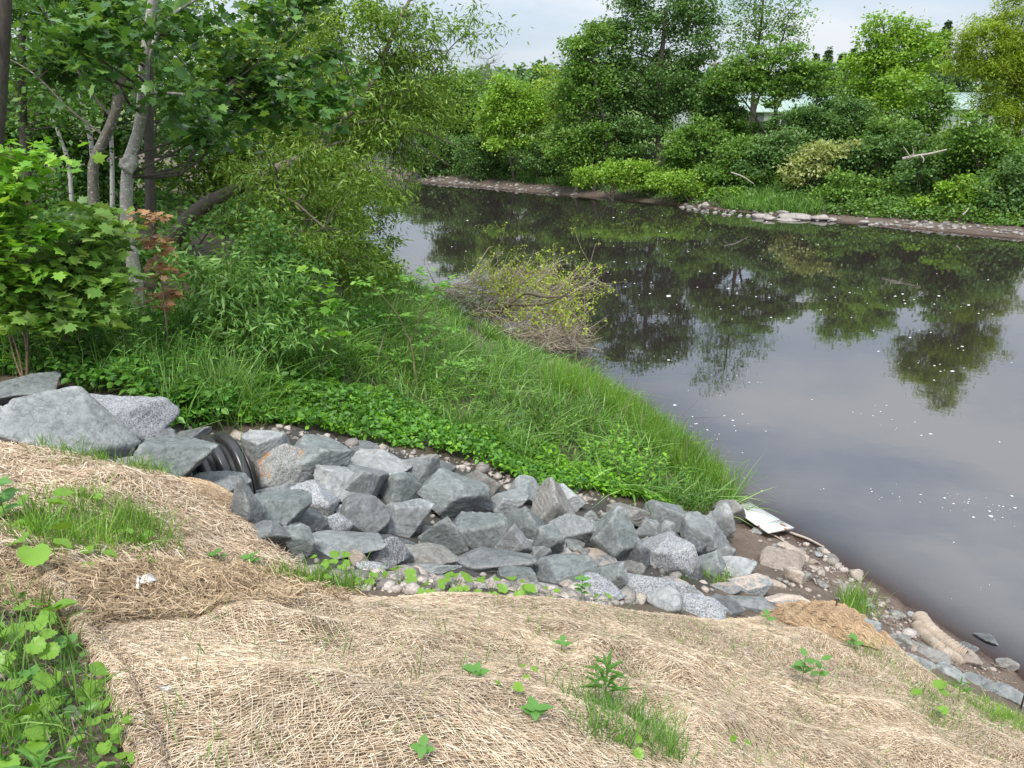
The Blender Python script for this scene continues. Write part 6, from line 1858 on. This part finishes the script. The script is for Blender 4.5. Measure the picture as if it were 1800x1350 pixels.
# shrubs of the far bank, from the bend to the right edge
SHR = [
 ('dark shrub at the far left end of the stony shore', 57, [(775, 285, 40, 26), (745, 270, 34, 30), (800, 265, 36, 28)], 'd'),
 ('dark overhanging shrub left of the round bright tree', 54, [(840, 275, 38, 30), (870, 270, 30, 30)], 'd'),
 ('grey green thin shrub below the round bright tree', 51, [(945, 280, 40, 26), (985, 265, 30, 26)], 'd'),
 ('dense shrub under the left side of the tallest dark tree', 47, [(1010, 260, 42, 30), (1050, 250, 40, 30), (1030, 285, 36, 22)], 'm'),
 ('dark hollow bush right under the tallest dark tree', 47, [(1110, 250, 44, 28), (1080, 225, 36, 24)], 'd'),
 ('large leafy shrub right of the trunk of the tallest dark tree', 45, [(1215, 265, 44, 30), (1190, 290, 40, 22), (1240, 240, 40, 30)], 'm'),
 ('light leaved low shrub below the tallest dark tree', 44, [(1080, 300, 44, 20), (1120, 310, 44, 18), (1040, 310, 36, 16)], 'b'),
 ('bushy shrub with a pale dead stick at its foot', 43, [(1290, 285, 44, 28), (1260, 310, 36, 18), (1320, 270, 36, 26)], 'm'),
 ('shrub in front of the left end of the white building', 47, [(1270, 222, 50, 22), (1325, 232, 40, 18)], 'm'),
 ('dark low tree in front of the middle of the white building', 44, [(1430, 202, 48, 18), (1400, 228, 46, 26), (1460, 218, 36, 26), (1500, 195, 30, 16)], 'd'),
 ('brownish shrub with bare stems under the big rounded tree', 46, [(1490, 215, 46, 26), (1530, 225, 40, 22), (1475, 185, 40, 22)], 'd'),
 ('shrub with pale cream green leaves in the middle of the bank', 40, [(1425, 285, 36, 20), (1450, 270, 34, 20), (1410, 305, 30, 16), (1480, 262, 24, 16)], 'p'),
 ('dense dark shrub behind the pale leaved shrub', 42, [(1370, 265, 44, 30), (1340, 290, 34, 24)], 'd'),
 ('wide dark shrub right of the pale leaved shrub', 40, [(1530, 270, 46, 26), (1500, 295, 40, 22), (1560, 255, 40, 26)], 'd'),
 ('dark hanging leaf curtain above the water in the right half', 38, [(1510, 330, 46, 26), (1560, 340, 40, 22), (1470, 325, 36, 20), (1590, 320, 34, 20)], 'k'),
 ('shrub below the slim young tree', 41, [(1600, 250, 44, 26), (1570, 225, 36, 22)], 'm'),
 ('dark shrub under the bleached driftwood log', 37, [(1620, 300, 44, 26), (1660, 310, 40, 22)], 'd'),
 ('light green shrub reaching to the mud right of the leaf curtain', 35, [(1690, 340, 40, 22), (1650, 355, 36, 16), (1720, 325, 34, 22)], 'b'),
 ('light leaved shrub in front of the lawn at right', 37, [(1680, 280, 40, 22), (1650, 275, 30, 18)], 'm'),
 ('big dark shrub at the right edge above the stony shore', 34, [(1760, 330, 48, 30), (1800, 310, 46, 34), (1790, 350, 44, 18)], 'd'),
 ('shrub below the large yellow green feathery tree', 36, [(1740, 260, 48, 30), (1710, 230, 36, 26), (1780, 280, 46, 28)], 'm'),
 ('leafy shrub between the driftwood log and the feathery tree', 38, [(1690, 245, 34, 20), (1720, 290, 40, 24)], 'm'),
 ('mid green shrub behind the grassy shore', 42, [(1340, 320, 38, 16), (1380, 310, 34, 18)], 'm'),
 ('low bush on the bank left of the grassy shore', 42, [(1220, 325, 40, 16), (1180, 315, 36, 16)], 'b'),
]
SM = dict(d=FL_DARK, m=FL_MID, b=FL_BRIGHT, p=FL_PALE, k=FL_MID)
for k, (lab, Y, bl_, kd) in enumerate(SHR):
    bl_ = [(a, b__, c_ * 1.12, d_ * 1.15) for a, b__, c_, d_ in bl_]
    ft('shrub', lab, Y, bl_[0][0], bl_, SM[kd], 240 + k, size=0.155 if kd != 'p' else 0.17, tr=0.05, bark=BK_BROWN, clump=0.55, cov=2.7, stems=6, nb=16, cat_='shrub', group='shrubs on the far bank', top=0.5, tip=0.4,
       droop=0.9 if kd == 'k' else 0.4)
# low cover on the far bank: ferns, creepers and grass at the water side
r = np.random.default_rng(310)
def far_poly(pts):
    return ground_poly(pts)
def far_cover(pts, n, h, size, mat, name):
    q = scatter_poly(far_poly(pts), n, r)
    hh = h * r.uniform(0.05, 1, n) * np.clip(0.6 + 0.7 * vnoise(xyz(q[:, 0], q[:, 1]) * 0.9, 5), 0.1, 1.2)
    P = np.stack([q[:, 0], q[:, 1], H(q[:, 0], q[:, 1]) + hh], -1)
    V, F = leaves(L_DIAMOND, P, size, r, up=1.0, droop=0.4)
    obj(name, V, F, mat, kind='stuff')
far_cover([(720, 300), (800, 312), (900, 320), (1000, 332), (1100, 342), (1200, 360), (1300, 371), (1420, 377), (1560, 384), (1700, 394), (1830, 402), (1830, 300), (1500, 280), (1200, 270), (900, 270), (720, 280)], 26000, 0.6, 0.15, FL_DARK, 'bank_cover')
far_cover([(760, 300), (900, 312), (1100, 322), (1230, 338), (1450, 350), (1600, 360), (1830, 375), (1830, 290), (1500, 272), (1200, 262), (900, 262), (760, 275)], 9000, 1.7, 0.17, FL_MID, 'bank_cover')
far_cover([(1000, 322), (1100, 332), (1200, 350), (1300, 360), (1300, 340), (1200, 315), (1080, 300), (1000, 305)], 7000, 0.55, 0.15, FL_BRIGHT, 'bank_cover')
far_cover([(1450, 377), (1580, 385), (1640, 390), (1740, 396), (1830, 401), (1830, 360), (1700, 350), (1480, 330)], 7000, 0.5, 0.15, FL_MID, 'bank_cover')
q = scatter_poly(far_poly([(1270, 368), (1360, 376), (1435, 379), (1450, 368), (1400, 345), (1320, 330), (1270, 345)]), 4200, r)
P = np.stack([q[:, 0], q[:, 1], H(q[:, 0], q[:, 1])], -1)
V, F = blades(P, r.uniform(0.3, 0.8, len(P)), 0.035, r, 0.35, 0.35)
obj('bank_grass', V, F, LF_GRASS, kind='stuff')
q = scatter_poly(far_poly([(910, 318), (1000, 330), (1060, 336), (1060, 322), (980, 310), (910, 308)]), 1800, r)
P = np.stack([q[:, 0], q[:, 1], H(q[:, 0], q[:, 1])], -1)
V, F = blades(P, r.uniform(0.3, 0.7, len(P)), 0.035, r, 0.35, 0.35)
obj('bank_grass', V, F, LF_GRASS, kind='stuff')

# pale stones along the far waterline
M_FSTONE = mat_plain('river_stone', (0.24, 0.21, 0.19), 0.8, (0.40, 0.365, 0.335), 5.0, 0.2)
M_FSTONE2 = mat_plain('grey_river_stone', (0.13, 0.12, 0.11), 0.8, (0.25, 0.235, 0.22), 5.0, 0.2)
BIG = [(1334, 380, 24, 9, 'pale rounded stone first in the row of big stones on the far shore'), (1352, 384, 22, 9, 'pale stone second in the row of big stones on the far shore'), (1398, 381, 56, 12, 'long flat pale slab in the middle of the row on the far shore'),
       (1440, 383, 30, 12, 'big smooth pale boulder right of the long flat slab'), (1462, 386, 18, 8, 'smaller pale stone at the right end of the row of big stones'), (1375, 374, 22, 9, 'grey stone above the long flat slab'), (1385, 386, 40, 5, 'thin flat stone at the water in front of the long slab'), (1518, 391, 18, 8, 'lone pale stone on the mud right of the row'),
       (1240, 361, 16, 11, 'squarish grey stone at the left end of the stony shore under the creepers')]
for k, (px, py, w, h, lab) in enumerate(BIG):
    o = boulder('stone', px, py, w, h, M_FSTONE, 500 + k, level=3, planes=12, rounded=0.8, sink=0.2, depth=0.7)
    tag(o, lab, 'stone', 'stones on the far shore')
protos = []
for k in range(7):
    V, F = rock_shape(2, 600 + k, 11, 0.04, 0.6)
    for mm in (M_FSTONE, M_FSTONE2):
        protos.append(mesh_data('stone', V, F, mm, True))
def shore_line(px):
    return np.interp(px, [720, 800, 900, 1000, 1060, 1150, 1195, 1250, 1320, 1420, 1500, 1600, 1700, 1800], [318, 325, 335, 347, 353, 365, 368, 376, 384, 391, 395, 400, 406, 414])
pxs = np.concatenate([r.uniform(740, 1020, 70), r.uniform(1195, 1480, 70), r.uniform(1520, 1800, 110)])
pys = shore_line(pxs) - 1 - 11 * r.uniform(0, 1, len(pxs)) ** 1.3
Ps, ts = hit(pxs, pys)
for k in range(len(pxs)):
    o = bpy.data.objects.new('stone', protos[r.integers(len(protos))])
    COL.objects.link(o)
    s = r.uniform(1.6, 4.6) * ts[k] / FPX
    o.location = (Ps[k][0], Ps[k][1], max(float(H(Ps[k][0], Ps[k][1])), 0) + s * 0.1)
    o.scale = (s * r.uniform(1, 1.5), s, s * r.uniform(0.5, 0.85))
    o.rotation_euler = (0, 0, r.uniform(0, 6.28))
    seg = 'at the river bend on the left' if pxs[k] < 1100 else ('below the grassy part of the far bank' if pxs[k] < 1500 else 'near the right edge')
    tone = 'pale' if 'grey' not in o.data.materials[0].name else 'greyish'
    tag(o, f'small {tone} stone on the far waterline {seg}', 'stone', f'small {tone} stones on the far shore {seg}')
# dead sticks on the far bank
M_BLEACH = mat_plain('bleached_wood', (0.30, 0.26, 0.22), 0.85, (0.45, 0.40, 0.35), 14, 0.3)
for k, (pts, rad, lab) in enumerate([
  ([(1586, 279, 36.2), (1610, 274, 36.1), (1635, 270, 36.0), (1664, 263, 36)], 0.07, 'bleached crooked log sticking out of the bushes at right'),
  ([(1285, 303, 40), (1305, 310, 39.8), (1325, 323, 39.6)], 0.04, 'pale dead branch lying below the bushy shrub in the middle'),
  ([(1200, 305, 42), (1207, 315, 42), (1211, 324, 42)], 0.05, 'short pale stick hanging in the leaves left of the middle'),
  ([(1692, 378, 33), (1700, 370, 33.2), (1704, 364, 33.3)], 0.035, 'thin pale stick at the mud below the light green shrub')]):
    Pp = np.array([at(*p) for p in pts])
    V, F = limb(Pp, rad, rad * 0.5, 12, 7, 700 + k, 0.12)
    o = obj('dead_log' if k == 0 else 'dead_branch', V, F, M_BLEACH, loc=Pp[0], smooth=True)
    tag(o, lab, 'log' if k == 0 else 'branch')
    if k == 0:
        for j, q_ in enumerate([[(1600, 276, 36), (1594, 266, 36), (1588, 258, 36.1)], [(1604, 276, 36), (1606, 266, 36), (1603, 256, 35.9)], [(1618, 272, 36), (1624, 280, 35.8), (1622, 286, 35.7)]]):
            V, F = limb(np.array([at(*p) for p in q_]), 0.035, 0.012, 8, 5, 720 + j, 0.1)
            obj('snag', V, F, M_BLEACH, parent=o, smooth=True)

# ------------------------------------------------------------------ buildings behind the trees
M_WALL = mat_plain('white_siding', (0.70, 0.70, 0.69), 0.6, (0.78, 0.78, 0.77), 2.0)
M_ROOF = mat_plain('green_metal_roof', (0.30, 0.41, 0.355), 0.6, (0.38, 0.48, 0.43), 2.0)
M_FRAME = mat_plain('white_trim', (0.78, 0.78, 0.77), 0.5)
M_GLASS = mat_plain('window_glass', (0.04, 0.05, 0.06), 0.08, spec=0.6)
M_DOOR = mat_plain('grey_door', (0.25, 0.26, 0.27), 0.5)
def box(x0, x1, y0, y1, z0, z1):
    V = np.array([(x, y, z) for z in (z0, z1) for y in (y0, y1) for x in (x0, x1)])
    F = np.array([(0, 2, 3, 1), (4, 5, 7, 6), (0, 1, 5, 4), (2, 6, 7, 3), (0, 4, 6, 2), (1, 3, 7, 5)])
    return V, np.vstack([F[:, [0, 1, 2]], F[:, [0, 2, 3]]])
def house(name, label, x0, x1, Y, depth, eave, ridge, wins, doors):
    z0 = float(H((x0 + x1) / 2, Y)) - 0.15
    b = thing(name, ((x0 + x1) / 2, Y, z0), label, 'building')
    V, F = box(x0, x1, Y, Y + depth, z0, eave)
    gable = np.array([(x0, Y, eave), (x0, Y + depth, eave), (x0, Y + depth / 2, ridge - 0.12), (x1, Y, eave), (x1, Y + depth, eave), (x1, Y + depth / 2, ridge - 0.12)])
    obj('wall', *cat([(V, F), (gable, np.array([(0, 2, 1), (3, 4, 5)]))]), M_WALL, parent=b)
    e = 0.45
    rf = []
    for sgn, yy in ((1, Y - e), (-1, Y + depth + e)):
        ez = eave - e * (ridge - eave) / (depth / 2)
        p = np.array([(x0 - e, yy, ez), (x1 + e, yy, ez), (x1 + e, Y + depth / 2, ridge), (x0 - e, Y + depth / 2, ridge)])
        V = np.vstack([p, p + [0, 0, 0.1]])
        F = np.array([(0, 1, 2), (0, 2, 3), (4, 6, 5), (4, 7, 6), (0, 4, 5), (0, 5, 1), (1, 5, 6), (1, 6, 2), (3, 2, 6), (3, 6, 7), (0, 3, 7), (0, 7, 4)])
        rf.append((V, F))
    ro = obj('roof', *cat(rf), M_ROOF, parent=b)
    n = int((x1 - x0) / 0.6)
    seams = []
    for k in range(n + 1):
        x = x0 + (x1 - x0) * k / n
        a = np.array([x, Y - e, eave - e * (ridge - eave) / (depth / 2) + 0.12]); c = np.array([x, Y + depth / 2, ridge + 0.12])
        seams.append(tubes(np.array([a, (a + c) / 2, c]), np.full(3, 0.025), 4))
    so = obj('roof_seams', *cat(seams), M_ROOF, parent=ro, kind='stuff')
    for x in wins:
        f = obj('window', *box(x - 0.6, x + 0.6, Y - 0.05, Y + 0.02, eave - 1.35, eave - 0.35), M_FRAME, parent=b)
        for s in (-1, 1):
            obj('pane', *box(x + s * 0.28 - 0.23, x + s * 0.28 + 0.23, Y - 0.06, Y - 0.045, eave - 1.27, eave - 0.43), M_GLASS, parent=f)
    for x in doors:
        obj('door', *box(x - 0.5, x + 0.5, Y - 0.05, Y + 0.02, z0 + 0.2, z0 + 2.1), M_DOOR, parent=b)
    return b
xa, xb = at(1222, 200, 66)[0], at(1470, 200, 66)[0]
house('long_building', 'long white building with a green metal roof behind the layered tree', xa, xb, 66, 9, 4.75, 6.15, np.linspace(xa + 2, xb - 2, 4), [xa + 5.2])
xa, xb = at(1485, 200, 70)[0], at(1590, 200, 70)[0]
house('white_shed', 'lower white building mostly hidden behind the big rounded tree', xa, xb, 70, 7, 4.8, 5.9, [xa + 1.6, xb - 1.5], [])
xa, xb = at(1682, 200, 58)[0], at(1850, 200, 58)[0]
house('white_house', 'white house with a pale green roof behind the feathery tree at right', xa, xb, 58, 8, 4.95, 6.0, [xa + 1.8, xa + 5], [xa + 3.4])
M_POLE = mat_plain('weathered_pole', (0.16, 0.13, 0.10), 0.9, (0.24, 0.2, 0.17), 12)
M_WIRE = mat_plain('wire', (0.03, 0.03, 0.03), 0.6)
PX = [1250, 1560, 1900]; tops = []
for k, px in enumerate(PX):
    b0 = at(px, 190, 62); z0 = float(H(b0[0], 62))
    th = thing('utility_pole', (b0[0], 62, z0), ['utility pole hidden behind the spreading tree at the left end of the wires', 'utility pole behind the big rounded tree in the middle of the wires', 'utility pole beyond the right edge carrying the wires'][k], 'utility pole', 'utility poles')
    obj('post', *tubes(np.array([(b0[0], 62, z0), (b0[0], 62, 6), (b0[0], 62, 8.7)]), np.array([0.14, 0.12, 0.1]), 8, cap=True), M_POLE, parent=th)
    obj('crossarm', *box(b0[0] - 0.06, b0[0] + 0.06, 60.9, 63.1, 8.0, 8.14), M_POLE, parent=th)
    tops.append(b0[0])
wires = []
wl_ = thing('power_line', ((tops[0] + tops[1]) / 2, 62, 8.0), 'three overhead wires crossing behind the trees above the white building', 'wires')
for dy, dz in ((-1.0, 8.2), (0.95, 8.2), (0.1, 7.6)):
    P = []
    for a, c in zip(tops[:-1], tops[1:]):
        for u in np.linspace(0, 1, 16):
            P.append((a + (c - a) * u, 62 + dy, dz - 0.45 * 4 * u * (1 - u)))
    P = np.array(P); P[15:17] += 0.001 * np.arange(2)[:, None]
    obj('wire', *tubes(P, np.full(len(P), 0.022), 4), M_WIRE, parent=wl_)

# ------------------------------------------------------------------ conifers and the wood on the skyline
def conifer_geo(foot, h, rad, r, size=0.3, n=1500):
    u = r.uniform(0, 1, n) ** 0.8
    layers = np.floor(u * h / 0.45) / (h / 0.45) + r.normal(size=n) * 0.008
    a = r.uniform(0, 2 * PI, n); lob = 0.75 + 0.25 * np.cos(a * 6 + layers * 40)
    rr = rad * (1 - layers) ** 0.85 * np.sqrt(r.uniform(0.03, 1, n)) * lob + 0.05
    P = foot + np.stack([np.cos(a) * rr, np.sin(a) * rr, h * (0.06 + 0.94 * layers) - 0.18 * rr], -1)
    out = np.stack([np.cos(a), np.sin(a), np.full(n, -0.15)], -1) + r.normal(size=(n, 3)) * 0.3
    nn = np.stack([np.cos(a) * 0.3, np.sin(a) * 0.3, np.ones(n)], -1) + r.normal(size=(n, 3)) * 0.45
    return place(L_DIAMOND, P, size * r.uniform(0.6, 1.2, n), frames(nn, out))
r = np.random.default_rng(404)
for k, (px, top, Y, w, lab) in enumerate([(1668, 36, 78, 60, 'tall dark conifer behind the right trees'), (1458, 82, 82, 34, 'spruce on the skyline left of the big rounded tree'), (1482, 92, 80, 30, 'second spruce closest to the big rounded tree'), (1436, 92, 86, 30, 'spruce on the skyline right of the airy tree'), (1502, 84, 86, 30, 'spruce hidden half behind the big rounded tree'), (1700, 80, 74, 44, 'dark conifer between the tall conifer and the feathery tree')]):
    tp = at(px, top, Y); z0 = float(H(tp[0], Y))
    s = Y / FPX
    th = thing('conifer', (tp[0], Y, z0), lab, 'conifer', 'conifers on the skyline')
    h = tp[2] - z0
    V, F = tubes(np.array([(tp[0], Y, z0), (tp[0], Y, z0 + h * 0.5), (tp[0], Y, z0 + h * 0.97)]), np.array([0.2, 0.12, 0.03]), 7)
    obj('trunk', V, F, BK_DARK, parent=th)
    V, F = conifer_geo(np.array([tp[0], Y, z0]), h, w * s * 0.75, r, 0.3, 4200)
    obj('crown', V, F, FL_CON, parent=th)
parts = []
for k in range(150):
    y = r.uniform(95, 150); px = r.uniform(300, 2050)
    b0 = at(px, 190, y); z0 = float(H(b0[0], y))
    top = 120 + 10 * math.sin(px * 0.01) + r.normal() * 7
    h = max(at(px, top, y)[2] - z0, 4)
    if r.uniform() < 0.55:
        parts.append(conifer_geo(np.array([b0[0], y, z0]), h, r.uniform(1.6, 2.6), r, 0.85, 260))
    else:
        n = 330
        d = norm(r.normal(size=(n, 3))) * r.uniform(0.6, 1.05, (n, 1)) * (1 + 0.2 * vnoise(norm(r.normal(size=(n, 3))) * 2, k))[:, None]
        P = np.array([b0[0], y, z0 + h * 0.58]) + d * np.array([2.6, 2.6, h * 0.42])
        parts.append(leaves(L_DIAMOND, P, 0.95, r, up=0.9, out=d * 0.6))
V, F = cat(parts)
obj('distant_wood', V, F, FL_DARK, kind='stuff')
